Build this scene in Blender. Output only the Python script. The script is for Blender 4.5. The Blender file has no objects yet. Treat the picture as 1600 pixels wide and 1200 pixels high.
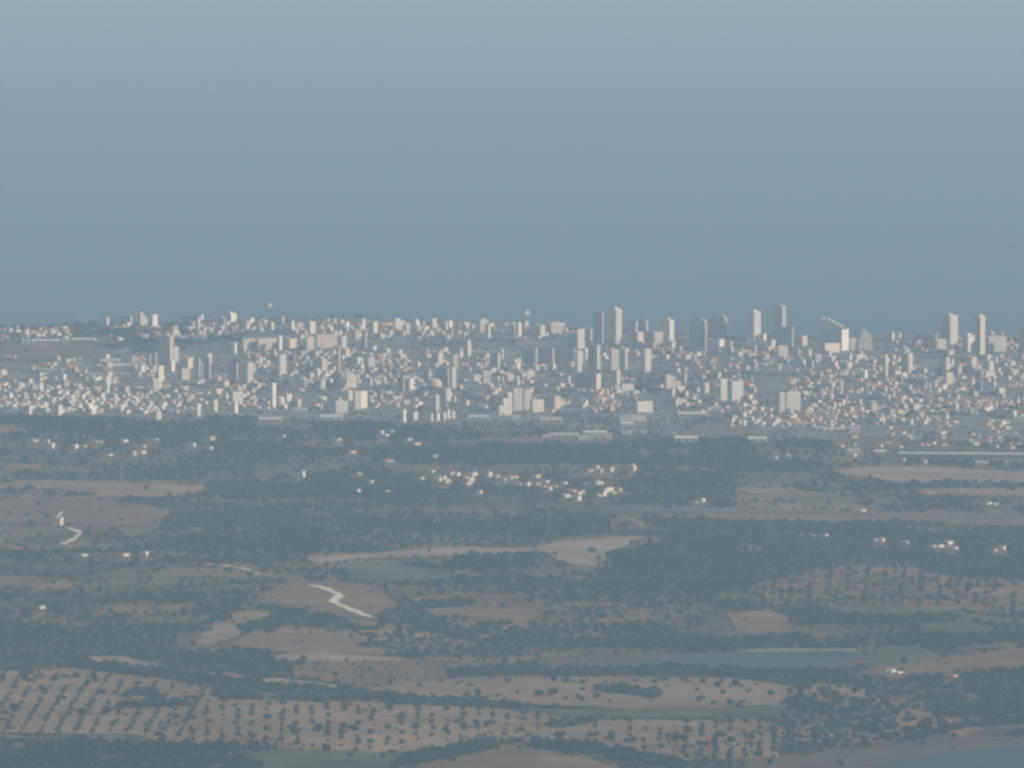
import bpy, math, random
import numpy as np

# ------------------------------------------------------------------ camera, light, exposure
SC = bpy.context.scene
COL = SC.collection
R = random.Random(7)
NR = np.random.RandomState(11)
CAM_H = 900.0
PITCH = 0.05695
FPX = 15371.0                      # focal length in photograph pixels (1600 wide)

cam_d = bpy.data.cameras.new('camera')
cam_d.sensor_width = 36.0
cam_d.lens = 36.0 * FPX / 1600.0
cam_d.clip_start = 1.0
cam_d.clip_end = 400000.0
cam = bpy.data.objects.new('camera', cam_d)
COL.objects.link(cam)
cam.location = (0, 0, CAM_H)
cam.rotation_euler = (math.pi / 2 - PITCH, 0, 0)
SC.camera = cam

SUN_EL, SUN_AZ = math.radians(27.0), math.radians(12.0)   # low sun from the right, a little on the camera's side
SUN_DIR = (math.cos(SUN_EL) * math.cos(SUN_AZ), -math.cos(SUN_EL) * math.sin(SUN_AZ), math.sin(SUN_EL))

world = bpy.data.worlds.new('World')
SC.world = world
world.use_nodes = True
wn = world.node_tree
bg = wn.nodes['Background']
sky = wn.nodes.new('ShaderNodeTexSky')
sky.sky_type = 'NISHITA'
sky.sun_disc = False
sky.sun_elevation = SUN_EL
sky.sun_rotation = math.pi / 2 + SUN_AZ
sky.altitude = 300
sky.dust_density = 2.0
wn.links.new(sky.outputs[0], bg.inputs[0])
bg.inputs[1].default_value = 0.065

sun_d = bpy.data.lights.new('sun', 'SUN')
sun_d.energy = 4.8
sun_d.angle = math.radians(0.53)
sun_d.color = (1.0, 0.93, 0.83)
sun = bpy.data.objects.new('sun', sun_d)
COL.objects.link(sun)
import mathutils
sun.rotation_euler = mathutils.Vector(SUN_DIR).to_track_quat('Z', 'Y').to_euler()
sun.location = (3000, 9000, 2500)

SC.render.engine = 'CYCLES'
SC.view_settings.view_transform = 'Standard'
SC.view_settings.look = 'None'
SC.view_settings.gamma = 1.0
SC.view_settings.use_curve_mapping = False
SC.view_settings.exposure = 0.04
cy = SC.cycles
cy.use_denoising = True
cy.use_adaptive_sampling = False
cy.max_bounces = 5
cy.diffuse_bounces = 2
cy.glossy_bounces = 2
cy.transmission_bounces = 2
cy.volume_bounces = 1
cy.pixel_filter_type = 'BLACKMAN_HARRIS'
cy.filter_width = 2.9

# ------------------------------------------------------------------ materials
def new_mat(name):
    m = bpy.data.materials.new(name)
    m.use_nodes = True
    return m, m.node_tree, m.node_tree.nodes['Principled BSDF']

def noise_mat(name, stops, scales=((0.02, 0.5), (0.12, 0.5)), rough=0.9, world_space=True, contrast=(0.35, 0.65), spec=0.0):
    """Colour ramp STOPS over a weighted sum of noises in metres."""
    m, nt, p = new_mat(name)
    N, L = nt.nodes, nt.links
    if world_space:
        g = N.new('ShaderNodeNewGeometry'); src = g.outputs['Position']
    else:
        g = N.new('ShaderNodeTexCoord'); src = g.outputs['Object']
    acc = None
    for i, (s, w) in enumerate(scales):
        n = N.new('ShaderNodeTexNoise'); n.inputs['Scale'].default_value = s; n.inputs['Detail'].default_value = 4
        n.inputs['Roughness'].default_value = 0.6
        L.new(src, n.inputs['Vector'])
        mm = N.new('ShaderNodeMath'); mm.operation = 'MULTIPLY_ADD'
        L.new(n.outputs['Fac'], mm.inputs[0]); mm.inputs[1].default_value = w
        if acc is None: mm.inputs[2].default_value = 0
        else: L.new(acc, mm.inputs[2])
        acc = mm.outputs[0]
    mr = N.new('ShaderNodeMapRange')
    mr.inputs['From Min'].default_value, mr.inputs['From Max'].default_value = contrast
    L.new(acc, mr.inputs['Value'])
    cr = N.new('ShaderNodeValToRGB')
    e = cr.color_ramp.elements
    e[0].position, e[0].color = stops[0][0], (*stops[0][1], 1)
    e[1].position, e[1].color = stops[-1][0], (*stops[-1][1], 1)
    for q, c in stops[1:-1]:
        k = e.new(q); k.color = (*c, 1)
    L.new(mr.outputs[0], cr.inputs[0])
    L.new(cr.outputs[0], p.inputs['Base Color'])
    p.inputs['Roughness'].default_value = rough
    p.inputs['Specular IOR Level'].default_value = spec
    return m

def wall_mat(name, c, rough=0.85):
    """Painted render with faint weathering and a slightly different tone on every building."""
    m, nt, p = new_mat(name)
    N, L = nt.nodes, nt.links
    g = N.new('ShaderNodeNewGeometry')
    n = N.new('ShaderNodeTexNoise'); n.inputs['Scale'].default_value = 0.25; n.inputs['Detail'].default_value = 5
    L.new(g.outputs['Position'], n.inputs['Vector'])
    oi = N.new('ShaderNodeObjectInfo')
    a = N.new('ShaderNodeMath'); a.operation = 'MULTIPLY_ADD'
    L.new(n.outputs['Fac'], a.inputs[0]); a.inputs[1].default_value = 0.25; a.inputs[2].default_value = 0.80
    b = N.new('ShaderNodeMath'); b.operation = 'MULTIPLY_ADD'
    L.new(oi.outputs['Random'], b.inputs[0]); b.inputs[1].default_value = 0.14; L.new(a.outputs[0], b.inputs[2])
    v = N.new('ShaderNodeVectorMath'); v.operation = 'SCALE'
    v.inputs[0].default_value = c; L.new(b.outputs[0], v.inputs['Scale'])
    L.new(v.outputs[0], p.inputs['Base Color'])
    p.inputs['Roughness'].default_value = rough
    p.inputs['Specular IOR Level'].default_value = 0.25
    return m

def leaf_mat(name, c0, c1, c2):
    m, nt, p = new_mat(name)
    N, L = nt.nodes, nt.links
    oi = N.new('ShaderNodeObjectInfo')
    g = N.new('ShaderNodeNewGeometry')
    n = N.new('ShaderNodeTexNoise'); n.inputs['Scale'].default_value = 0.006; n.inputs['Detail'].default_value = 3
    L.new(g.outputs['Position'], n.inputs['Vector'])
    a = N.new('ShaderNodeMath'); a.operation = 'MULTIPLY_ADD'
    L.new(oi.outputs['Random'], a.inputs[0]); a.inputs[1].default_value = 0.6
    b = N.new('ShaderNodeMath'); b.operation = 'MULTIPLY_ADD'
    L.new(n.outputs['Fac'], b.inputs[0]); b.inputs[1].default_value = 1.4; b.inputs[2].default_value = -0.5
    L.new(b.outputs[0], a.inputs[2])
    cr = N.new('ShaderNodeValToRGB'); e = cr.color_ramp.elements
    e[0].color = (*c0, 1); e[1].color = (*c2, 1); k = e.new(0.5); k.color = (*c1, 1)
    L.new(a.outputs[0], cr.inputs[0]); L.new(cr.outputs[0], p.inputs['Base Color'])
    p.inputs['Roughness'].default_value = 0.75
    p.inputs['Specular IOR Level'].default_value = 0.0
    return m

M = {}
M['ground'] = noise_mat('ground_scrub', [(0, (0.036, 0.038, 0.016)), (.33, (0.082, 0.068, 0.033)), (.66, (0.161, 0.114, 0.064)), (1, (0.258, 0.182, 0.108))],
                        ((0.004, .4), (0.02, .35), (0.12, .25)), contrast=(.36, .64))
M['tan'] = noise_mat('dry_stubble', [(0, (0.123, 0.085, 0.054)), (.5, (0.211, 0.145, 0.092)), (1, (0.288, 0.208, 0.136))], ((0.006, .45), (0.03, .3), (0.2, .25)), contrast=(.36, .64))
M['brown'] = noise_mat('red_brown_soil', [(0.00, (0.072, 0.056, 0.033)), (0.50, (0.154, 0.103, 0.061)), (1.00, (0.235, 0.159, 0.097))], ((0.006, .45), (0.03, .3), (0.2, .25)), contrast=(.36, .64))
M['pale'] = noise_mat('bleached_grass', [(0, (.165, .125, .095)), (.5, (.245, .188, .145)), (1, (.31, .25, .20))], ((0.006, .45), (0.03, .3), (0.2, .25)), contrast=(.36, .64))
M['green'] = noise_mat('green_meadow', [(0.00, (0.046, 0.060, 0.028)), (0.50, (0.088, 0.096, 0.046)), (1.00, (0.130, 0.122, 0.066))], ((0.006, .45), (0.03, .3), (0.2, .25)), contrast=(.36, .64))
M['shore'] = noise_mat('dry_mud_shore', [(0, (0.075, 0.058, 0.042)), (.5, (0.108, 0.083, 0.060)), (1, (0.145, 0.110, 0.082))], ((0.02, .5), (0.3, .5)))
M['track'] = noise_mat('pale_chalk_track', [(0, (0.50, 0.45, 0.37)), (1, (0.68, 0.63, 0.54))], ((0.05, .5), (0.4, .5)))
M['road'] = noise_mat('worn_asphalt', [(0, (0.110, 0.099, 0.096)), (1, (0.165, 0.149, 0.141))], ((0.05, .5), (0.4, .5)))
M['pave'] = noise_mat('town_ground', [(0, (.06, .064, .054)), (.38, (.12, .116, .104)), (.7, (.21, .20, .182)), (1, (.34, .32, .29))],
                      ((0.012, .3), (0.05, .35), (0.2, .35)), contrast=(.37, .62))
M['trunk'] = noise_mat('bark', [(0, (.05, .036, .026)), (1, (.11, .085, .062))], ((0.8, .5), (3, .5)), world_space=False)
M['leaf_orchard'] = leaf_mat('orchard_leaves', (0.035, 0.046, 0.024), (0.050, 0.063, 0.034), (0.070, 0.081, 0.046))
M['leaf_dark'] = leaf_mat('evergreen_leaves', (0.011, 0.020, 0.008), (0.023, 0.038, 0.015), (0.066, 0.084, 0.034))
M['leaf_scrub'] = leaf_mat('scrub_leaves', (0.022, 0.035, 0.013), (0.060, 0.076, 0.032), (0.122, 0.124, 0.058))
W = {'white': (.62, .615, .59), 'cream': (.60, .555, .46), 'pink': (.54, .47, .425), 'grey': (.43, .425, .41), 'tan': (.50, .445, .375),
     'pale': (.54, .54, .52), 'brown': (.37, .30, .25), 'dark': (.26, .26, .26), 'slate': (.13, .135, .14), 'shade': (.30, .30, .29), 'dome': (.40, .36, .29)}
for k, c in W.items(): M['w_' + k] = wall_mat(k + '_render', c)
M['roofwhite'] = wall_mat('white_flat_roof', (.62, .61, .58))
M['roofgrey'] = wall_mat('grey_flat_roof', (.40, .385, .36))
M['tile'] = noise_mat('terracotta_tiles', [(0, (.30, .13, .075)), (1, (.46, .22, .13))], ((0.3, .5), (2, .5)))
M['glass'] = noise_mat('dark_window_glass', [(0, (.05, .055, .06)), (1, (.10, .10, .10))], ((0.3, .5), (1, .5)), rough=0.25, spec=0.5)
M['steel'] = noise_mat('galvanised_steel', [(0, (.16, .165, .17)), (1, (.24, .24, .24))], ((0.4, .5), (2, .5)), rough=0.55, spec=0.4)
M['sail'] = wall_mat('white_sailcloth', (.82, .81, .78))
M['hull'] = wall_mat('white_hull', (.72, .72, .70))
M['stone'] = noise_mat('dam_riprap', [(0, (.22, .18, .14)), (1, (.42, .36, .29))], ((0.1, .5), (0.6, .5)))

def water_mat(name, c, rough, bump, s1, sp=.5):
    m, nt, p = new_mat(name)
    N, L = nt.nodes, nt.links
    g = N.new('ShaderNodeNewGeometry')
    n = N.new('ShaderNodeTexNoise'); n.inputs['Scale'].default_value = s1; n.inputs['Detail'].default_value = 5
    L.new(g.outputs['Position'], n.inputs['Vector'])
    b = N.new('ShaderNodeBump'); b.inputs['Strength'].default_value = bump; b.inputs['Distance'].default_value = 1.0
    L.new(n.outputs['Fac'], b.inputs['Height']); L.new(b.outputs[0], p.inputs['Normal'])
    n2 = N.new('ShaderNodeTexNoise'); n2.inputs['Scale'].default_value = 0.0006; n2.inputs['Detail'].default_value = 3
    L.new(g.outputs['Position'], n2.inputs['Vector'])
    cr = N.new('ShaderNodeValToRGB'); e = cr.color_ramp.elements
    e[0].color = (*[x * .8 for x in c], 1); e[1].color = (*[x * 1.25 for x in c], 1)
    L.new(n2.outputs['Fac'], cr.inputs[0]); L.new(cr.outputs[0], p.inputs['Base Color'])
    p.inputs['Roughness'].default_value = rough
    p.inputs['IOR'].default_value = 1.33
    p.inputs['Specular IOR Level'].default_value = sp
    return m
M['sea'] = water_mat('sea_water', (.042, .088, .125), 0.35, 0.6, 0.08)
M['lake'] = water_mat('reservoir_water', (.012, .024, .032), 0.28, 0.25, 0.3, .08)

# ------------------------------------------------------------------ terrain and the photograph's projection
CP, SP = math.cos(PITCH), math.sin(PITCH)
def px_of(x, y, z):
    d = y * CP - (z - CAM_H) * SP
    v = y * SP + (z - CAM_H) * CP
    return 800 + FPX * x / d, 600 - FPX * v / d

_k = []
rr = random.Random(5)
for lam, amp, n in ((1500, 3.2, 4), (700, 1.8, 5), (330, .75, 6), (150, .28, 6)):
    for i in range(n):
        a = rr.uniform(0, 2 * math.pi); q = 2 * math.pi / (lam * rr.uniform(.75, 1.3))
        _k.append((q * math.cos(a), q * math.sin(a), rr.uniform(0, 6.28), amp * rr.uniform(.7, 1.2)))
_by = [0, 7000, 8600, 9400, 10200, 11000, 12500, 14000, 15200, 16200, 17000, 18000]
_bz = [70, 60, 52, 44, 40, 36, 24, 14, 10, 15, 22, 22]
def terrain_raw(x, y):
    z = np.interp(y, _by, _bz)
    for kx, ky, ph, a in _k:
        z = z + a * np.sin(kx * x + ky * y + ph)
    return np.maximum(z, 3.0)
def flat_hit(px, py, z):
    rx = (px - 800) / FPX; ru = (600 - py) / FPX
    ry = CP + ru * SP; rz = -SP + ru * CP
    t = (z - CAM_H) / rz
    return rx * t, ry * t
LAKES = []                     # (cx, cy, half width, half depth, level)
for (x0, x1, y0, y1, z) in ((880, 1350, 1019, 1049, 37.0), (1290, 1760, 1152, 1262, 46.0)):
    cx, ya = flat_hit((x0 + x1) / 2, y0, z); _, yb = flat_hit((x0 + x1) / 2, y1, z)
    xa, _ = flat_hit(x0, (y0 + y1) / 2, z); xb, _ = flat_hit(x1, (y0 + y1) / 2, z)
    LAKES.append((cx, (ya + yb) / 2, (xb - xa) / 2, (ya - yb) / 2, z))
def terrain(x, y):
    x = np.asarray(x, float); y = np.asarray(y, float)
    z = terrain_raw(x, y)
    for cx, cy_, hw, hd, lv in LAKES:
        dx = np.maximum(np.abs(x - cx) - hw, 0); dy = np.maximum(np.abs(y - cy_) - hd, 0)
        d = np.sqrt(dx * dx + dy * dy)
        w = np.clip(1 - d / 260.0, 0, 1); w = w * w * (3 - 2 * w)
        z = z * (1 - w) + lv * w
    return z
def ground_at(px, py):
    """World point on the terrain seen at photograph pixel (px, py); arrays or scalars."""
    px = np.asarray(px, float); py = np.asarray(py, float)
    rx = (px - 800) / FPX; ru = (600 - py) / FPX
    ry = CP + ru * SP; rz = -SP + ru * CP
    z = np.full(px.shape, 25.0)
    for _ in range(14):
        t = (z - CAM_H) / rz
        z = 0.35 * z + 0.65 * terrain(rx * t, ry * t)
    t = (z - CAM_H) / rz
    return rx * t, ry * t, terrain(rx * t, ry * t)
def G(px, py):
    x, y, z = ground_at(px, py)
    return float(x), float(y), float(z)

_lat = NR.rand(256, 256)
def vnoise(x, y, s, seed=0):
    """Value noise of cell size S metres, 0..1."""
    u = np.asarray(x) / s + seed * 17.3 + 1000; v = np.asarray(y) / s + seed * 9.7 + 1000
    iu = np.floor(u).astype(int); iv = np.floor(v).astype(int)
    fu = u - iu; fv = v - iv
    fu = fu * fu * (3 - 2 * fu); fv = fv * fv * (3 - 2 * fv)
    g = lambda a, b: _lat[a % 256, b % 256]
    return (g(iu, iv) * (1 - fu) + g(iu + 1, iv) * fu) * (1 - fv) + (g(iu, iv + 1) * (1 - fu) + g(iu + 1, iv + 1) * fu) * fv

# ------------------------------------------------------------------ object helpers
def mesh_of(name, verts, faces, mat):
    me = bpy.data.meshes.new(name)
    me.from_pydata(verts, [], faces)
    if mat is not None: me.materials.append(M[mat] if isinstance(mat, str) else mat)
    return me
def link(name, me, parent=None, loc=None):
    o = bpy.data.objects.new(name, me); COL.objects.link(o)
    if parent is not None: o.parent = parent
    if loc is not None: o.location = loc
    return o
def tag(o, label=None, cat=None, group=None, kind=None):
    for k, v in (('label', label), ('category', cat), ('group', group), ('kind', kind)):
        if v: o[k] = v
    return o
def thing(name, label, cat, loc, rz=0, group=None):
    o = link(name, None, None, loc); o.rotation_euler = (0, 0, rz)
    o.empty_display_size = 2
    return tag(o, label, cat, group)
CLEAR = []                     # (x, y, half width): ground kept open before buildings and tracks
class MB:
    def __init__(s): s.v = []; s.f = []
    def quad(s, *p):
        n = len(s.v); s.v += list(p); s.f.append(tuple(range(n, n + len(p))))
    def box(s, x0, x1, y0, y1, z0, z1):
        n = len(s.v)
        s.v += [(x0, y0, z0), (x1, y0, z0), (x1, y1, z0), (x0, y1, z0), (x0, y0, z1), (x1, y0, z1), (x1, y1, z1), (x0, y1, z1)]
        s.f += [tuple(n + i for i in q) for q in ((0, 3, 2, 1), (4, 5, 6, 7), (0, 1, 5, 4), (1, 2, 6, 5), (2, 3, 7, 6), (3, 0, 4, 7))]
        return s
    def prism(s, prof, y0, y1):
        """Profile (x, z), anticlockwise seen from -y, extruded along y."""
        n = len(s.v); k = len(prof)
        s.v += [(x, y0, z) for x, z in prof] + [(x, y1, z) for x, z in prof]
        s.f.append(tuple(range(n, n + k))); s.f.append(tuple(range(n + 2 * k - 1, n + k - 1, -1)))
        for i in range(k):
            j = (i + 1) % k
            s.f.append((n + j, n + i, n + k + i, n + k + j))
        return s
    def lathe(s, prof, seg=16):
        """Profile (r, z) from bottom to top turned about z."""
        n = len(s.v)
        for r, z in prof:
            for i in range(seg):
                a = 2 * math.pi * i / seg; s.v.append((r * math.cos(a), r * math.sin(a), z))
        for k in range(len(prof) - 1):
            for i in range(seg):
                j = (i + 1) % seg
                s.f.append((n + k * seg + i, n + k * seg + j, n + (k + 1) * seg + j, n + (k + 1) * seg + i))
        s.f.append(tuple(n + (len(prof) - 1) * seg + i for i in range(seg)))
        return s
    def bar(s, a, b, r, r2=None):
        a = mathutils.Vector(a); b = mathutils.Vector(b); d = (b - a).normalized()
        u = d.orthogonal().normalized(); w = d.cross(u); r2 = r if r2 is None else r2
        n = len(s.v)
        for p, q in ((a, r), (b, r2)):
            for i in range(4):
                t = math.pi / 4 + i * math.pi / 2
                s.v.append(tuple(p + u * (q * math.cos(t)) + w * (q * math.sin(t))))
        for i in range(4):
            j = (i + 1) % 4; s.f.append((n + i, n + j, n + 4 + j, n + 4 + i))
        s.f.append((n + 3, n + 2, n + 1, n)); s.f.append((n + 4, n + 5, n + 6, n + 7))
        return s
    def mesh(s, name, mat): return mesh_of(name, s.v, s.f, mat)
    def build(s, name, mat, parent=None, loc=None): return link(name, s.mesh(name, mat), parent, loc)

# ------------------------------------------------------------------ ground, sea, haze
def coast(u):
    """Distance of the shore for bearing u = x / y."""
    px = 800 + FPX * u
    py = np.interp(px, [-2000, 0, 200, 400, 700, 900, 1100, 1300, 1600, 3600], [516, 510, 504, 500, 502, 508, 517, 522, 526, 530])
    return flat_hit(800, py, 22.0)[1] + 25 * np.sin(px * .021) + 18 * np.sin(px * .057 + 1)

us = np.concatenate([np.linspace(-.34, -.075, 12)[:-1], np.linspace(-.075, .075, 250), np.linspace(.075, .34, 12)[1:]])
vs_near = np.linspace(200, 8000, 14)[:-1]
vv = np.linspace(0, 1, 440)
cu = coast(us)
rows = [np.full(us.shape, y) for y in vs_near] + [8000 + v * (cu - 8000) for v in vv]
Y = np.array(rows); X = Y * us[None, :]
Z = terrain(X, Y)
nr, nc = Y.shape
verts = np.stack([X, Y, Z], -1).reshape(-1, 3)
skirt = np.stack([X[-1], Y[-1] + 12, np.full(nc, -6.0)], -1)
verts = np.concatenate([verts, skirt])
ii, jj = np.meshgrid(np.arange(nr), np.arange(nc - 1), indexing='ij')
a = (ii * nc + jj).ravel()
faces = np.stack([a, a + 1, a + 1 + nc, a + nc], -1)
sel = np.concatenate([faces])
def np_mesh(name, verts, quads, mat, smooth=True):
    me = bpy.data.meshes.new(name)
    me.vertices.add(len(verts)); me.vertices.foreach_set('co', np.ascontiguousarray(verts, dtype=np.float32).ravel())
    k = quads.shape[1]
    me.loops.add(quads.size); me.loops.foreach_set('vertex_index', np.ascontiguousarray(quads, dtype=np.int32).ravel())
    me.polygons.add(len(quads)); me.polygons.foreach_set('loop_start', np.arange(0, quads.size, k, dtype=np.int32))
    me.polygons.foreach_set('loop_total', np.full(len(quads), k, dtype=np.int32))
    if smooth: me.polygons.foreach_set('use_smooth', np.ones(len(quads), dtype=bool))
    me.update(calc_edges=True); me.validate()
    me.materials.append(M[mat] if isinstance(mat, str) else mat)
    return me
tag(link('ground', np_mesh('ground', verts, sel, 'ground')), 'dry rolling coastal plain of scrub and bare soil', kind='structure')

sx, sy = np.meshgrid(np.linspace(-60000, 60000, 13), np.linspace(-2500, 120000, 14))
sv = np.stack([sx.ravel(), sy.ravel(), np.zeros(sx.size)], -1)
i2, j2 = np.meshgrid(np.arange(13), np.arange(12), indexing='ij')
b0 = (i2 * 13 + j2).ravel()
tag(link('sea', np_mesh('sea', sv, np.stack([b0, b0 + 1, b0 + 14, b0 + 13], -1), 'sea')), 'hazy blue grey sea beyond the town', kind='structure')

hz = MB().box(-61000, 61000, -3500, 121000, -8.0, 908.0).build('haze', None)
hm = bpy.data.materials.new('pale_sea_haze'); hm.use_nodes = True
hn = hm.node_tree
hn.nodes.clear()
ho = hn.nodes.new('ShaderNodeOutputMaterial')
pv = hn.nodes.new('ShaderNodeVolumePrincipled')
pv.inputs['Color'].default_value = (.448, .682, .912, 1)
pv.inputs['Absorption Color'].default_value = (.381, .263, 0.0, 1)
pv.inputs['Density'].default_value = 4.9e-5
pv.inputs['Density Attribute'].default_value = ''
pv.inputs['Temperature Attribute'].default_value = ''
pv.inputs['Anisotropy'].default_value = 0.0
hn.links.new(pv.outputs[0], ho.inputs['Volume'])
try: hm.cycles.homogeneous_volume = True
except Exception: pass
hz.data.materials.append(hm)
tag(hz, 'even pale blue grey sea haze over the whole plain', kind='stuff')
# ------------------------------------------------------------------ fields, tracks, water
def in_poly(px, py, poly):
    inside = np.zeros(np.shape(px), bool)
    n = len(poly)
    for i in range(n):
        x0, y0 = poly[i]; x1, y1 = poly[(i + 1) % n]
        c = ((y0 > py) != (y1 > py)) & (px < (x1 - x0) * (py - y0) / ((y1 - y0) or 1e-9) + x0)
        inside ^= c
    return inside

def sheet(name, mat, poly, label, lift=0.5, step=10.0, jitter=4.0, zfix=None, seed=1):
    """A sheet that lies on the terrain inside the outline POLY (photograph pixels, one span per row)."""
    rj = random.Random(seed)
    pts = []
    n = len(poly)
    for i in range(n):
        (x0, y0), (x1, y1) = poly[i], poly[(i + 1) % n]
        k = max(1, int(math.hypot(x1 - x0, (y1 - y0) * 4) / 14))
        for j in range(k):
            t = j / k
            q = jitter if j else 0
            pts.append((x0 + (x1 - x0) * t + rj.uniform(-q, q) * 1.5, y0 + (y1 - y0) * t + rj.uniform(-q, q) * .35))
    P = np.array(pts)
    if zfix is None: wx, wy, _ = ground_at(P[:, 0], P[:, 1])
    else: wx, wy = flat_hit(P[:, 0], P[:, 1], zfix)
    ys = np.arange(wy.min() + .01, wy.max(), step)
    ys = np.append(ys, wy.max() - .01)
    span = []
    for y in ys:
        xs = []
        for i in range(len(wx)):
            j = (i + 1) % len(wx)
            if (wy[i] > y) != (wy[j] > y):
                xs.append(wx[i] + (wx[j] - wx[i]) * (y - wy[i]) / (wy[j] - wy[i]))
        span.append((min(xs), max(xs)) if len(xs) >= 2 else span[-1] if span else (wx[0], wx[0]))
    wid = max(b - a for a, b in span)
    nc = max(2, int(wid / 12) + 1)
    sx = np.array([[a + (b - a) * t for t in np.linspace(0, 1, nc)] for a, b in span])
    sy = np.repeat(ys[:, None], nc, 1)
    sz = (terrain(sx, sy) + lift) if zfix is None else np.full(sx.shape, zfix + lift)
    i, j = np.meshgrid(np.arange(len(ys) - 1), np.arange(nc - 1), indexing='ij')
    a = (i * nc + j).ravel()
    me = np_mesh(name, np.stack([sx, sy, sz], -1).reshape(-1, 3), np.stack([a, a + 1, a + 1 + nc, a + nc], -1), mat)
    return tag(link(name, me), label, kind='structure')

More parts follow.
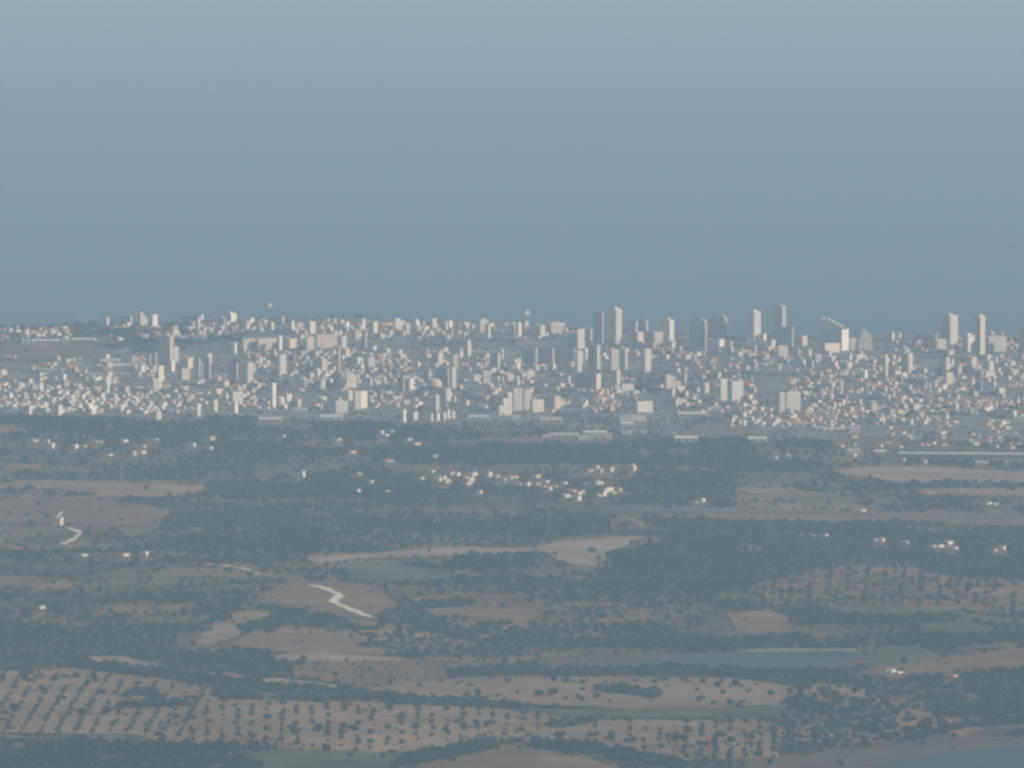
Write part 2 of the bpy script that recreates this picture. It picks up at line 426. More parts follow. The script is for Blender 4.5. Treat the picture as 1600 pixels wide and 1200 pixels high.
# name, material, outline, label, trees allowed
FIELDS = [
 # bottom of the picture
 ('field', 'tan', [(-60, 1052), (120, 1046), (250, 1062), (330, 1076), (345, 1096), (300, 1120), (290, 1150), (-60, 1146)], 'tan field striped by long rows of bushes'),
 ('field', 'tan', [(330, 1095), (560, 1100), (700, 1104), (880, 1122), (860, 1140), (745, 1172), (640, 1176), (460, 1172), (250, 1160), (190, 1146), (290, 1118)], 'tan orchard field with even columns of small trees'),
 ('field', 'green', [(360, 1174), (470, 1173), (640, 1177), (635, 1196), (560, 1215), (430, 1215), (400, 1190)], 'grey green meadow below the orchard'),
 ('field', 'tan', [(530, 1080), (700, 1062), (960, 1058), (1150, 1060), (1260, 1078), (1240, 1104), (1060, 1110), (900, 1106), (760, 1104), (620, 1094)], 'tan field with scattered bushes above the green strip'),
 ('field', 'green', [(840, 1110), (900, 1104), (1060, 1110), (1200, 1102), (1262, 1110), (1255, 1124), (1130, 1122), (960, 1124), (880, 1120)], 'narrow green strip between two tan fields'),
 ('field', 'tan', [(880, 1126), (1060, 1125), (1180, 1124), (1225, 1140), (1215, 1186), (1080, 1190), (960, 1172), (850, 1162), (790, 1156)], 'tan field with tall tree columns at its right side'),
 ('field', 'brown', [(640, 1200), (760, 1176), (850, 1172), (930, 1190), (1010, 1210), (900, 1225), (700, 1225)], 'brown slope at the foot of the picture'),
 ('field', 'tan', [(1240, 1072), (1330, 1070), (1420, 1108), (1500, 1128), (1540, 1140), (1480, 1160), (1350, 1170), (1240, 1160)], 'tan open ground under scattered round trees'),
 ('shore', 'shore', [(1215, 1192), (1300, 1172), (1440, 1150), (1560, 1152), (1680, 1158), (1680, 1240), (1180, 1240), (1170, 1202)], 'tan dry shore of the lower reservoir'),
 # around the upper reservoir
 ('shore', 'shore', [(850, 1034), (1000, 1026), (1150, 1022), (1345, 1018), (1360, 1030), (1340, 1046), (1210, 1056), (1000, 1056), (860, 1048)], 'pale rim of the upper reservoir'),
 ('field', 'green', [(1345, 1012), (1430, 1010), (1470, 1024), (1440, 1040), (1345, 1046), (1290, 1054), (1330, 1036)], 'green bank beside the upper reservoir'),
 ('field', 'green', [(1425, 976), (1500, 972), (1560, 982), (1535, 994), (1470, 994)], 'bright green meadow right of the dam'),
 ('field', 'green', [(1290, 952), (1360, 944), (1430, 950), (1560, 966), (1640, 970), (1640, 984), (1540, 976), (1420, 960), (1330, 960)], 'long green strip under the hillside orchard'),
 ('field', 'brown', [(1200, 912), (1300, 886), (1420, 886), (1500, 906), (1640, 912), (1640, 960), (1500, 956), (1400, 946), (1250, 950), (1180, 940)], 'brown hillside orchard with dark tree columns'),
 ('field', 'brown', [(1340, 1052), (1460, 1030), (1640, 1008), (1640, 1042), (1500, 1056), (1400, 1062)], 'brown bank right of the upper reservoir'),
 # the middle, left to centre
 ('field', 'pale', [(130, 1028), (190, 1026), (260, 1044), (380, 1056), (400, 1068), (330, 1066), (230, 1052), (160, 1040)], 'pale bare strip above the striped field'),
 ('field', 'pale', [(395, 1066), (420, 1060), (540, 1072), (560, 1078), (480, 1078), (420, 1076)], 'pale bare tongue beside a tree belt'),
 ('field', 'brown', [(470, 1038), (640, 1032), (760, 1034), (900, 1052), (860, 1062), (640, 1070), (540, 1070), (450, 1056)], 'brown ploughed ground with thin tree rows'),
 ('field', 'pale', [(400, 1026), (470, 1022), (630, 1028), (640, 1033), (500, 1034), (420, 1032)], 'thin tan strip under the brown slope'),
 ('field', 'brown', [(385, 992), (440, 980), (540, 986), (580, 1000), (560, 1014), (640, 1018), (600, 1026), (440, 1022), (360, 1008)], 'brown field between two tree belts'),
 ('field', 'tan', [(320, 988), (350, 962), (400, 954), (430, 962), (400, 974), (370, 996), (330, 1010), (300, 1006)], 'tan clearing among dark bushes'),
 ('field', 'brown', [(400, 932), (455, 910), (530, 908), (590, 922), (625, 946), (585, 966), (520, 964), (450, 950), (395, 946)], 'brown field crossed by the white track'),
 ('field', 'pale', [(480, 872), (620, 862), (720, 856), (836, 858), (830, 864), (700, 870), (600, 872), (540, 876), (500, 884)], 'long tan strip reaching to the bare clearing'),
 ('field', 'pale', [(835, 856), (880, 846), (975, 840), (1018, 838), (985, 850), (955, 862), (945, 872), (930, 886), (890, 884), (860, 872), (840, 868)], 'pale bare clearing in the dark wood'),
 ('field', 'green', [(530, 884), (640, 884), (715, 898), (700, 910), (620, 914), (560, 908)], 'grey green fallow field left of the wood'),
 ('field', 'brown', [(640, 935), (760, 926), (840, 936), (860, 956), (780, 966), (680, 962)], 'brown patch in the scrub'),
 ('field', 'brown', [(1130, 960), (1200, 954), (1240, 968), (1230, 990), (1160, 990)], 'brown gap in the wood above the dam'),
 # left, farther
 ('field', 'tan', [(-60, 757), (60, 752), (200, 756), (330, 760), (320, 772), (240, 778), (120, 772), (-60, 766)], 'tan strip at the left border of the wood'),
 ('field', 'brown', [(-60, 786), (60, 778), (180, 784), (280, 800), (240, 824), (120, 818), (-60, 820)], 'brown heath below the tan strip'),
 ('field', 'brown', [(-60, 905), (60, 902), (90, 912), (40, 920), (-60, 922)], 'small brown clearing at the left border'),
 ('field', 'tan', [(50, 915), (100, 906), (130, 912), (100, 922), (60, 922)], 'small tan clearing in the scrub'),
 ('field', 'brown', [(-60, 668), (0, 666), (40, 668), (50, 676), (0, 680), (-60, 680)], 'small brown field below the old town'),
 # right, farther
 ('field', 'pale', [(1285, 738), (1340, 730), (1430, 730), (1520, 734), (1640, 740), (1640, 756), (1500, 752), (1400, 754), (1350, 746)], 'broad tan field below the long shed'),
 ('field', 'tan', [(1135, 764), (1190, 758), (1240, 762), (1260, 770), (1180, 772)], 'short tan field in the dark plain'),
 ('field', 'tan', [(1390, 770), (1480, 764), (1640, 764), (1640, 776), (1500, 774)], 'thin tan field near the motorway'),
 ('field', 'brown', [(980, 806), (1200, 804), (1640, 810), (1640, 824), (1400, 818), (1200, 814)], 'brown verge below the motorway'),
 ('field', 'brown', [(1060, 680), (1110, 668), (1180, 668), (1200, 678), (1150, 684)], 'red brown lot beside the sheds'),
 ('field', 'brown', [(1290, 690), (1320, 680), (1400, 682), (1420, 692), (1370, 702), (1310, 700)], 'red brown building land near the red roofs'),
 ('field', 'brown', [(735, 690), (770, 684), (850, 684), (960, 690), (1000, 690), (900, 694), (780, 694)], 'reddish strip at the edge of the wood'),
 ('field', 'brown', [(800, 668), (860, 664), (905, 667), (860, 670)], 'bare lot between low sheds'),
 ('field', 'brown', [(900, 604), (920, 584), (938, 586), (948, 600), (930, 610)], 'bare brown slope in the town'),
 ('field', 'brown', [(-60, 548), (60, 544), (180, 548), (186, 556), (100, 566), (0, 562), (-60, 560)], 'pinkish brown fields beyond the old town'),
 ('field', 'tan', [(40, 538), (80, 535), (90, 544), (60, 548)], 'tan lot behind the white sheds'),
 ('field', 'tan', [(-60, 567), (0, 566), (80, 570), (60, 574), (-60, 573)], 'thin tan field behind the old town'),
]
TOWN = [(-60, 568), (60, 572), (180, 548), (290, 528), (300, 510), (420, 508), (760, 509), (900, 517), (1080, 526), (1200, 532), (1400, 534), (1640, 548), (1640, 690), (1200, 690), (1020, 676), (720, 662), (300, 652), (-60, 646)]
sheet('town_ground', 'pave', TOWN, 'grey streets and plots under the town', lift=.45, step=25, seed=90)
for n_, (nm, mt, pl, lb) in enumerate(FIELDS):
    sheet(nm, mt, pl, lb, lift=.8 + .05 * (n_ % 5), seed=n_ + 3)
LAKE_A = [(985, 1038), (1060, 1030), (1150, 1024), (1165, 1019.5), (1340, 1018.5), (1342, 1026), (1320, 1036), (1240, 1044), (1120, 1047), (1000, 1047), (930, 1044)]
LAKE_B = [(1300, 1212), (1390, 1194), (1500, 1176), (1600, 1166), (1700, 1162), (1700, 1240), (1270, 1240)]
sheet('reservoir', 'lake', LAKE_A, 'slate blue reservoir behind a low dam', lift=1.2, zfix=LAKES[0][4], seed=61)
sheet('reservoir', 'lake', LAKE_B, 'grey blue reservoir at the lower border', lift=1.6, zfix=LAKES[1][4], seed=62)

def ribbon(name, mat, line, width, label, lift=1.3, clear=True):
    """A track or road of WIDTH metres along pixels LINE."""
    pts = []
    for i in range(len(line) - 1):
        (x0, y0), (x1, y1) = line[i], line[i + 1]
        k = max(2, int(math.hypot(x1 - x0, 3 * (y1 - y0)) / 6))
        pts += [(x0 + (x1 - x0) * j / k, y0 + (y1 - y0) * j / k) for j in range(k)]
    pts.append(line[-1])
    P = np.array(pts); x, y, _ = ground_at(P[:, 0], P[:, 1])
    c = np.stack([x, y], -1)
    for _ in range(3): c[1:-1] = .25 * c[:-2] + .5 * c[1:-1] + .25 * c[2:]
    t = np.gradient(c, axis=0); t /= np.linalg.norm(t, axis=1)[:, None] + 1e-9
    nrm = np.stack([-t[:, 1], t[:, 0]], -1) * width / 2 * (1 + .28 * np.sin(np.arange(len(c)) * 1.7) + .2 * np.sin(np.arange(len(c)) * .61))[:, None]
    L_, R_ = c + nrm, c - nrm
    allp = np.concatenate([L_, R_]); z = terrain(allp[:, 0], allp[:, 1]) + lift
    n = len(c); a = np.arange(n - 1)
    if clear: CLEAR.extend((float(q[0]), float(q[1]), 6.0) for q in c[::2])
    me = np_mesh(name, np.column_stack([allp, z]), np.stack([a, a + n, a + n + 1, a + 1], -1), mat)
    return tag(link(name, me), label, kind='structure')
ribbon('track', 'track', [(486, 916), (505, 919), (518, 926), (532, 930), (527, 937), (516, 941), (530, 946), (545, 952), (560, 959), (580, 966)], 9.5, 'white chalk track winding across the brown field')
ribbon('track', 'track', [(322, 883), (345, 885), (370, 888), (392, 893), (404, 898)], 6, 'white chalk track between dark bushes', clear=False)
ribbon('track', 'track', [(96, 852), (112, 846), (122, 838), (126, 832), (105, 826)], 7, 'pale track climbing the heath on the left')
ribbon('track', 'track', [(86, 822), (90, 810), (97, 801)], 5, 'short pale track above the heath')
ribbon('track', 'tan', [(404, 898), (440, 906), (486, 916)], 5, 'half hidden stretch between the two white chalk tracks', clear=False)
ribbon('track', 'tan', [(580, 966), (640, 980), (720, 988), (800, 1004)], 5, 'half hidden stretch running on from the white winding track', clear=False)
ribbon('track', 'tan', [(322, 883), (250, 876), (180, 870), (120, 867)], 5, 'half hidden dirt track towards the heath houses', clear=False)
ribbon('track', 'tan', [(980, 811), (990, 814), (1000, 820), (1006, 826)], 10, 'short tan track at the border of the wood')
ribbon('track', 'tan', [(300, 1088), (420, 1078), (560, 1075), (640, 1078)], 8, 'dirt track along the tree belt')
ribbon('road', 'road', [(940, 797), (1060, 797), (1200, 799), (1400, 804), (1640, 811)], 26, 'motorway crossing the plain as a pale line')
ribbon('road', 'road', [(-40, 758), (120, 756), (300, 750), (420, 744)], 8, 'minor road at the edge of the wood')
ribbon('track', 'tan', [(1500, 1144), (1560, 1130), (1640, 1120)], 7, 'dirt track climbing from the lower reservoir')

# ------------------------------------------------------------------ vegetation
def crown_mesh(name, mat, seed, rx, rz, n, leaf, lobes=5, base=0.0):
    """Leaf clumps spread through a crown of several uneven lobes; the crown's foot is at z = base."""
    q = random.Random(seed); V = []; F = []
    lb = [(q.uniform(-.5, .5) * rx, q.uniform(-.5, .5) * rx, base + rz * q.uniform(.6, 1.25), q.uniform(.45, .7)) for _ in range(lobes)]
    lb.append((0, 0, base + rz * .9, .75))
    for i in range(n):
        lx, ly, lz, s = lb[i % len(lb)]
        a = q.uniform(0, 6.283); c = q.uniform(-1, 1); r = q.uniform(.55, 1.0) ** .5
        e = math.sqrt(1 - c * c)
        d = mathutils.Vector((e * math.cos(a), e * math.sin(a), c))
        p = mathutils.Vector((lx + d.x * rx * s * r, ly + d.y * rx * s * r, max(base + .1, lz + d.z * rz * s * r)))
        nn = (d + mathutils.Vector((q.uniform(-.6, .6), q.uniform(-.6, .6), q.uniform(-.3, .7)))).normalized()
        u = nn.orthogonal().normalized(); u.rotate(mathutils.Quaternion(nn, q.uniform(0, 6.28))); w = nn.cross(u)
        h = leaf * q.uniform(.6, 1.25)
        k = len(V)
        V += [tuple(p + u * h), tuple(p + w * h * .8 + nn * h * .12), tuple(p - u * h), tuple(p - w * h * .8 + nn * h * .1)]
        F.append((k, k + 1, k + 2, k + 3))
    return mesh_of(name, V, F, mat)
def trunk_mesh(name, h, r, seed):
    q = random.Random(seed); mb = MB()
    top = (q.uniform(-.2, .2), q.uniform(-.2, .2), h)
    mb.bar((0, 0, -1.0), top, r, r * .6)
    for i in range(3):
        a = q.uniform(0, 6.28); mb.bar(top, (top[0] + math.cos(a) * h * .6, top[1] + math.sin(a) * h * .6, h * 1.7), r * .55, r * .2)
    return mb.mesh(name, 'trunk')

# plants that stand as stuff: five crowns of each sort, instanced by geometry nodes over points
def plant_source(name, mat, seed, rx, rz, n, leaf):
    c = crown_mesh(name, mat, seed, rx, rz, n, leaf)
    o = bpy.data.objects.new(name, c)
    return o
def source_collection(name, mat, rx, rz, n, leaf):
    col = bpy.data.collections.new(name)
    for i in range(5):
        col.objects.link(plant_source(name + '_clump', mat, 31 * i + len(name), rx * R.uniform(.85, 1.2), rz * R.uniform(.8, 1.2), n, leaf))
    return col
def scatter(name, label, col, P, S):
    """P: world points, S: scales; an object whose geometry nodes stand a crown on each point."""
    me = bpy.data.meshes.new(name)
    me.vertices.add(len(P)); me.vertices.foreach_set('co', P.astype(np.float32).ravel())
    at = me.attributes.new('size', 'FLOAT', 'POINT'); at.data.foreach_set('value', S.astype(np.float32))
    o = link(name, me)
    ng = bpy.data.node_groups.new(name + '_nodes', 'GeometryNodeTree')
    ng.interface.new_socket('Geometry', in_out='INPUT', socket_type='NodeSocketGeometry')
    ng.interface.new_socket('Geometry', in_out='OUTPUT', socket_type='NodeSocketGeometry')
    N, L = ng.nodes, ng.links
    gi = N.new('NodeGroupInput'); go = N.new('NodeGroupOutput')
    ci = N.new('GeometryNodeCollectionInfo'); ci.inputs['Collection'].default_value = col
    ci.inputs['Separate Children'].default_value = True; ci.inputs['Reset Children'].default_value = True
    ip = N.new('GeometryNodeInstanceOnPoints'); ip.inputs['Pick Instance'].default_value = True
    rv = N.new('FunctionNodeRandomValue'); rv.data_type = 'FLOAT_VECTOR'
    rv.inputs[0].default_value = (0, 0, 0); rv.inputs[1].default_value = (.12, .12, 6.283)
    rs = N.new('FunctionNodeRandomValue'); rs.data_type = 'FLOAT_VECTOR'
    rs.inputs[0].default_value = (.8, .8, .7); rs.inputs[1].default_value = (1.25, 1.25, 1.2)
    rs.inputs['Seed'].default_value = 5
    na = N.new('GeometryNodeInputNamedAttribute'); na.data_type = 'FLOAT'; na.inputs['Name'].default_value = 'size'
    vm = N.new('ShaderNodeVectorMath'); vm.operation = 'SCALE'
    L.new(rs.outputs[0], vm.inputs[0]); L.new(na.outputs[0], vm.inputs['Scale'])
    L.new(gi.outputs[0], ip.inputs['Points']); L.new(ci.outputs[0], ip.inputs['Instance'])
    L.new(rv.outputs[0], ip.inputs['Rotation']); L.new(vm.outputs[0], ip.inputs['Scale'])
    L.new(ip.outputs[0], go.inputs[0])
    md = o.modifiers.new('plants', 'NODES'); md.node_group = ng
    return tag(o, label, kind='stuff')

FOREST = [
 [(-60, 1150), (120, 1147), (300, 1158), (400, 1172), (420, 1190), (455, 1215), (-60, 1215)],
 [(1330, 1052), (1420, 1058), (1520, 1052), (1640, 1040), (1640, 1136), (1560, 1126), (1470, 1112), (1400, 1092), (1340, 1074)],
 [(560, 884), (660, 874), (760, 866), (836, 862), (870, 884), (930, 888), (960, 866), (1020, 842), (1080, 830), (1300, 836), (1460, 850), (1640, 856), (1640, 900), (1480, 900), (1420, 882), (1300, 882), (1200, 906), (1120, 930), (1000, 930), (860, 920), (720, 896)],
 [(560, 970), (700, 968), (900, 972), (1100, 990), (1150, 1000), (1300, 990), (1420, 994), (1640, 992), (1640, 1010), (1400, 1008), (1200, 1012), (1100, 1016), (900, 1012), (700, 996)],
 [(250, 800), (420, 790), (700, 796), (960, 806), (900, 836), (700, 842), (560, 852), (460, 862), (330, 868), (260, 850)],
 [(200, 1026), (330, 1010), (480, 1032), (470, 1052), (400, 1052), (280, 1038)],
 [(430, 960), (500, 952), (600, 968), (570, 986), (470, 978)],
 [(-60, 655), (200, 660), (500, 662), (720, 668), (900, 695), (1200, 700), (1300, 712), (1280, 734), (1000, 726), (700, 722), (400, 716), (-60, 690)],
 [(350, 735), (640, 740), (660, 790), (400, 790), (330, 770)],
 [(980, 735), (1130, 740), (1130, 790), (980, 792)],
 [(1200, 695), (1270, 684), (1300, 700), (1290, 720), (1210, 716)],
 [(1240, 782), (1400, 776), (1640, 782), (1640, 796), (1400, 794), (1240, 792)],
 [(1400, 714), (1640, 716), (1640, 730), (1400, 728)],
 [(1000, 812), (1300, 822), (1640, 830), (1640, 850), (1300, 838), (1050, 830)],
 [(100, 540), (200, 515), (290, 512), (300, 526), (380, 528), (330, 534), (250, 548), (190, 546)],
 [(965, 596), (1040, 590), (1120, 600), (1080, 620), (960, 612)],
]
TREED = [   # open ground under big round trees
 [(1200, 1060), (1330, 1066), (1400, 1100), (1480, 1125), (1500, 1160), (1400, 1172), (1290, 1174), (1220, 1150), (1260, 1110)],
]
GROVES = [[(1225, 1105), (1290, 1080), (1345, 1092), (1410, 1118), (1430, 1148), (1330, 1166), (1250, 1160)], [(1270, 1062), (1400, 1064), (1440, 1092), (1360, 1082)]]
def zone_density(x, y, z):
    px, py = px_of(x, y, z)
    n1 = vnoise(x, y, 95, 1); n2 = vnoise(x, y, 34, 2); n3 = vnoise(x, y, 300, 3)
    d = np.clip((0.40 * n1 + 0.32 * n2 + .28 * n3 - .37) * 3.3, 0.06, .88)
    town = in_poly(px, py, TOWN)
    d = np.where(town, np.clip((.6 * n1 + .4 * n2 - .50) * 3.0, .04, .6), d)
    fo = np.zeros(px.shape, bool)
    jx = px + (n2 - .5) * 40 + (n3 - .5) * 50; jy = py + (n1 - .5) * 13 + (n3 - .5) * 10
    for f in FOREST: fo |= in_poly(jx, jy, f)
    d = np.where(fo, np.clip(.50 + .9 * (n2 - .42) + .9 * (n1 - .45) + .5 * (n3 - .5), .10, .95), d)
    bare = np.zeros(px.shape, bool)
    for _, mt, pl, _l in FIELDS:
        bare |= in_poly(px + (n2 - .5) * 18, py + (n1 - .5) * 4 + (n2 - .5) * 2, pl)
    d = np.where(bare, np.where(n1 > .72, .10, .012), d)
    for _, mt, pl, _l in FIELDS:
        if mt == 'pale': d = np.where(in_poly(px, py, pl), .002, d)
    for f in GROVES: d = np.where(in_poly(jx, jy, f), np.maximum(d, .38 * (n2 > .4) + .15 * n1), d)
    wet = in_poly(px, py, LAKE_A) | in_poly(px, py, LAKE_B) | in_poly(px, py - 3, LAKE_A) | in_poly(px, py + 4, LAKE_A)
    d = np.where(wet, 0, d)
    d = np.where((py < 512) & (px > 290), d * .15, d)
    return px, py, d, fo, town
# woods and scrub
col_dark = source_collection('evergreen', 'leaf_dark', 1.0, 1.0, 110, .30)
col_scrub = source_collection('scrub_bush', 'leaf_scrub', 1.0, .72, 90, .32)
col_orch = source_collection('orchard_bush', 'leaf_orchard', 1.0, .9, 90, .30)
BELTS = [([(110, 1038), (200, 1049), (270, 1055), (330, 1065), (392, 1073)], 5), ([(407, 1077), (480, 1079), (545, 1084)], 4), ([(333, 1085), (400, 1091)], 4),
 ([(183, 1107), (230, 1104), (285, 1101)], 3), ([(534, 1083), (620, 1093), (690, 1099), (810, 1105)], 4), ([(705, 1056), (770, 1053), (834, 1051), (900, 1054), (945, 1053)], 5),
 ([(625, 1192), (700, 1177), (757, 1168), (774, 1162)], 6), ([(838, 1168), (900, 1168), (970, 1182), (1070, 1197)], 6), ([(935, 1079), (980, 1081), (1030, 1089)], 5),
 ([(1000, 1051), (1060, 1050), (1190, 1056), (1290, 1058), (1335, 1064)], 6), ([(1270, 971), (1340, 968), (1420, 973)], 5), ([(1430, 969), (1496, 969)], 4),
 ([(656, 949), (700, 946), (742, 943)], 4), ([(425, 966), (505, 976)], 4), ([(860, 1136), (895, 1134), (935, 1124)], 3), ([(195, 1088), (235, 1084), (246, 1092)], 3),
 ([(1230, 1098), (1262, 1104), (1300, 1112)], 4), ([(1090, 1046), (1010, 1050), (930, 1050)], 3), ([(1440, 1150), (1500, 1138), (1600, 1128)], 3), ([(330, 968), (360, 966)], 4),
 ([(380, 984), (440, 972), (420, 990)], 3)]
bp = []
for line, hw in BELTS:
    for i in range(len(line) - 1):
        (x0, y0), (x1, y1) = line[i], line[i + 1]
        n = int(math.hypot(x1 - x0, y1 - y0) * hw * .30) + 3
        t = NR.rand(n)
        bp.append(np.stack([x0 + (x1 - x0) * t + NR.uniform(-5, 5, n), y0 + (y1 - y0) * t + NR.uniform(-1, 1, n) * hw], -1))
bp = np.concatenate(bp)
bx, by, bz = ground_at(bp[:, 0], bp[:, 1])
scatter('tree_belt', 'dark tree belts running between the fields', col_dark, np.column_stack([bx, by, bz - .3]), NR.uniform(2.2, 4.6, len(bx)))

# rows of bushes and trees too many to count
rp, rs = [], []
for k in range(-3, 14):                                   # the striped field, lower left
    x0 = -20 + 27.5 * k
    n = 62
    t = (np.arange(n) + NR.uniform(-.3, .3, n)) / n
    X_ = x0 + 58 * t ** 1.15 + NR.uniform(-2.8, 2.8, n); Y_ = 1147 - 97 * t
    ok = in_poly(X_, Y_, FIELDS[0][2]) & (NR.rand(n) < .74)
    rp.append(np.stack([X_, Y_], -1)[ok]); rs.append(NR.uniform(1.0, 3.2, ok.sum()))
for k in range(34):                                       # hillside orchard, right
    x0 = 1190 + 14.5 * k
    n = 26; t = (np.arange(n) + NR.uniform(-.4, .4, n)) / n
    X_ = x0 + 6 * t + NR.uniform(-2.5, 2.5, n); Y_ = 955 - 70 * t
    ok = in_poly(X_, Y_, FIELDS[13][2]) & (NR.rand(n) < (.6 if k % 2 else .28))
    rp.append(np.stack([X_, Y_], -1)[ok]); rs.append(NR.uniform(2.4, 4.8, ok.sum()))
for k in range(50):                                       # thin rows on the brown ploughed ground
    x0 = 455 + 9 * k; n = 14; t = (np.arange(n) + NR.uniform(-.3, .3, n)) / n
    X_ = x0 + 8 * t + NR.uniform(-1.2, 1.2, n); Y_ = 1066 - 32 * t
    ok = in_poly(X_, Y_, FIELDS[17][2]) & (NR.rand(n) < .6)
    rp.append(np.stack([X_, Y_], -1)[ok]); rs.append(NR.uniform(1.0, 1.9, ok.sum()))
for k in range(14):                                       # rows above the long tan strip
    x0 = 560 + 19 * k; n = 12; t = (np.arange(n) + NR.uniform(-.3, .3, n)) / n
    X_ = x0 + NR.uniform(-2, 2, n); Y_ = 856 - 28 * t
    ok = NR.rand(n) < .7
    rp.append(np.stack([X_, Y_], -1)[ok]); rs.append(NR.uniform(1.8, 3.0, ok.sum()))
rp = np.concatenate(rp); rs = np.concatenate(rs)
qx, qy, qz = ground_at(rp[:, 0], rp[:, 1])
scatter('bush_row', 'rows of low bushes ruled across the dry fields', col_orch, np.column_stack([qx, qy, qz - .2]), rs)

# trees one can tell apart: built once with trunk and crown, then copied
def tree_proto(kind, leafmat, seed, h, rx, rz, n, leaf, tr):
    return (trunk_mesh(kind + '_trunk', h * .36, tr, seed), crown_mesh(kind + '_crown', leafmat, seed, rx, rz, n, leaf, lobes=6, base=h * .22))
ORCH = [tree_proto('orchard_tree', 'leaf_orchard', 200 + i, 5.4, 2.6, 2.3, 230, .62, .18) for i in range(5)]
OAK = [tree_proto('round_tree', 'leaf_dark', 300 + i, 7.4, 4.2, 3.1, 300, .85, .30) for i in range(5)]
def plant_tree(name, protos, px_, py_, label, group, s):
    x, y, z = G(px_, py_)
    t = thing(name, label, 'tree', (x, y, z), R.uniform(0, 6.28), group)
    k = R.uniform(.85, 1.15) * s
    t.scale = (k * R.uniform(.9, 1.12), k * R.uniform(.9, 1.12), k)
    a, b = protos[R.randrange(len(protos))]
    link('trunk', a, t); link('crown', b, t)
ORD = ('first', 'second', 'third', 'fourth', 'fifth', 'sixth', 'seventh', 'eighth', 'ninth', 'tenth')
def nth(i): return ORD[i] if i < 10 else '%d%s' % (i + 1, {1: 'st', 2: 'nd', 3: 'rd'}.get((i + 1) % 10 if (i + 1) // 10 != 1 else 0, 'th'))
def orchard(poly, cols, rows, slant, label, group, s=1.0, p=.85, name='orchard_tree', protos=ORCH):
    """LABEL holds two blanks: the tree's place in its column and the column's place in the field."""
    nc = 0
    for cx in cols:
        spots = []
        for ry in rows:
            X_ = cx + slant * (1170 - ry) + R.uniform(-2.5, 2.5); Y_ = ry + R.uniform(-2.0, 2.0)
            if R.random() < p and bool(in_poly(np.array(X_), np.array(Y_), poly)): spots.append((X_, Y_))
        for i, (X_, Y_) in enumerate(sorted(spots, key=lambda q: q[1])):
            plant_tree(name, protos, X_, Y_, label % (nth(i), nth(nc)), group, s * R.choice((.6, .85, 1.0, 1.1, 1.2, 1.45)))
        nc += bool(spots)
orchard(FIELDS[1][2], np.arange(205, 900, 23.5), np.arange(1098, 1176, 7.6), .03,
        'tan orchard tree, %s from the top in the %s column from the left', 'trees of the tan orchard', 1.0, .86)
orchard(FIELDS[5][2], np.arange(1072, 1225, 23), np.arange(1128, 1190, 6.5), .02,
        'tree in the tall columns on the tan field, %s from top in %s column', 'trees in tall columns', 1.1, .9)
orchard(FIELDS[5][2], np.arange(800, 1060, 26), np.arange(1130, 1176, 11), .02,
        'scattered tree below the green strip, %s from top in the %s loose column', 'scattered trees on the lower tan field', 1.1, .62)
for x_, y_, s_ in ((24, 1113, 1.15), (66, 1081, .95), (84, 1066, 1.0), (150, 1068, .9), (161, 1087, .95), (145, 1102, .9), (125, 1118, 1.0), (170, 1114, .85), (8, 1118, .8),
                   (218, 1088, 1.0), (234, 1093, 1.0), (292, 1096, 1.1), (306, 1098, 1.1), (268, 1108, .6), (100, 1094, .6), (40, 1062, .7), (196, 1120, .6)):
    plant_tree('round_tree', OAK, x_, y_, ('small ' if s_ < .7 else 'large ' if s_ > 1.05 else '') + 'dark round tree among the bush rows of the striped field, ' + ('left' if x_ < 90 else 'right' if x_ > 200 else 'centre'), 'round trees in the striped field', s_)
for x_, y_, s_ in ((770, 1063, .7), (794, 1069, .7), (730, 1059, .7), (841, 1090, .85), (865, 1089, .95), (863, 1062, .8), (885, 1069, .7), (909, 1097, .6), (933, 1093, .75), (955, 1059, .8),
                   (979, 1058, .95), (1001, 1062, .8), (1046, 1062, .85), (953, 1099, .5), (885, 1095, .6), (911, 1081, .55), (1093, 1099, .8), (1116, 1102, .6), (1140, 1104, .75), (1070, 1066, .7),
                   (1100, 1070, .75), (1128, 1068, .6), (1150, 1074, .7), (1170, 1084, .6), (1206, 1090, .8), (1090, 1082, .6), (1130, 1086, .55), (716, 1072, .5), (690, 1068, .55), (724, 1092, .5), (600, 1088, .5), (655, 1074, .5)):
    plant_tree('round_tree', OAK, x_, y_, ('small ' if s_ < .65 else 'large ' if s_ > .8 else '') + 'dark bushy tree above the narrow green strip, ' + ('left end' if x_ < 800 else 'left of the dark hedge' if x_ < 930 else 'by the dark hedge' if x_ < 1055 else 'right end') + (', upper edge' if y_ < 1075 else ', lower edge' if y_ > 1092 else ', middle'), 'bushy trees above the green strip', s_ * 1.35)
placed = []
tries = 0
while len(placed) < 115 and tries < 5000:
    tries += 1
    X_, Y_ = R.uniform(1195, 1505), R.uniform(1058, 1176)
    if not bool(in_poly(np.array(X_), np.array(Y_), TREED[0])): continue
    if any(abs(X_ - a) < 10 and abs(Y_ - b) < 3.4 for a, b in placed): continue
    placed.append((X_, Y_))
    where = 'right above the shore of the lower reservoir' if Y_ > 1140 else 'beside the dark forest on the right' if X_ > 1400 else 'near the end of the narrow green strip' if X_ < 1285 else 'at the top of the wooded slope' if Y_ < 1085 else 'in the middle of the wooded slope'
    sz = R.choice((.8, 1.05, 1.15, 1.5))
    plant_tree('round_tree', OAK, X_, Y_, ('small ' if sz < .9 else 'large ' if sz > 1.3 else 'middle sized ') + 'dark round tree ' + where + (', left part' if X_ < 1300 else ', right part' if X_ > 1380 else ', centre'), 'round trees above the lower reservoir', sz)
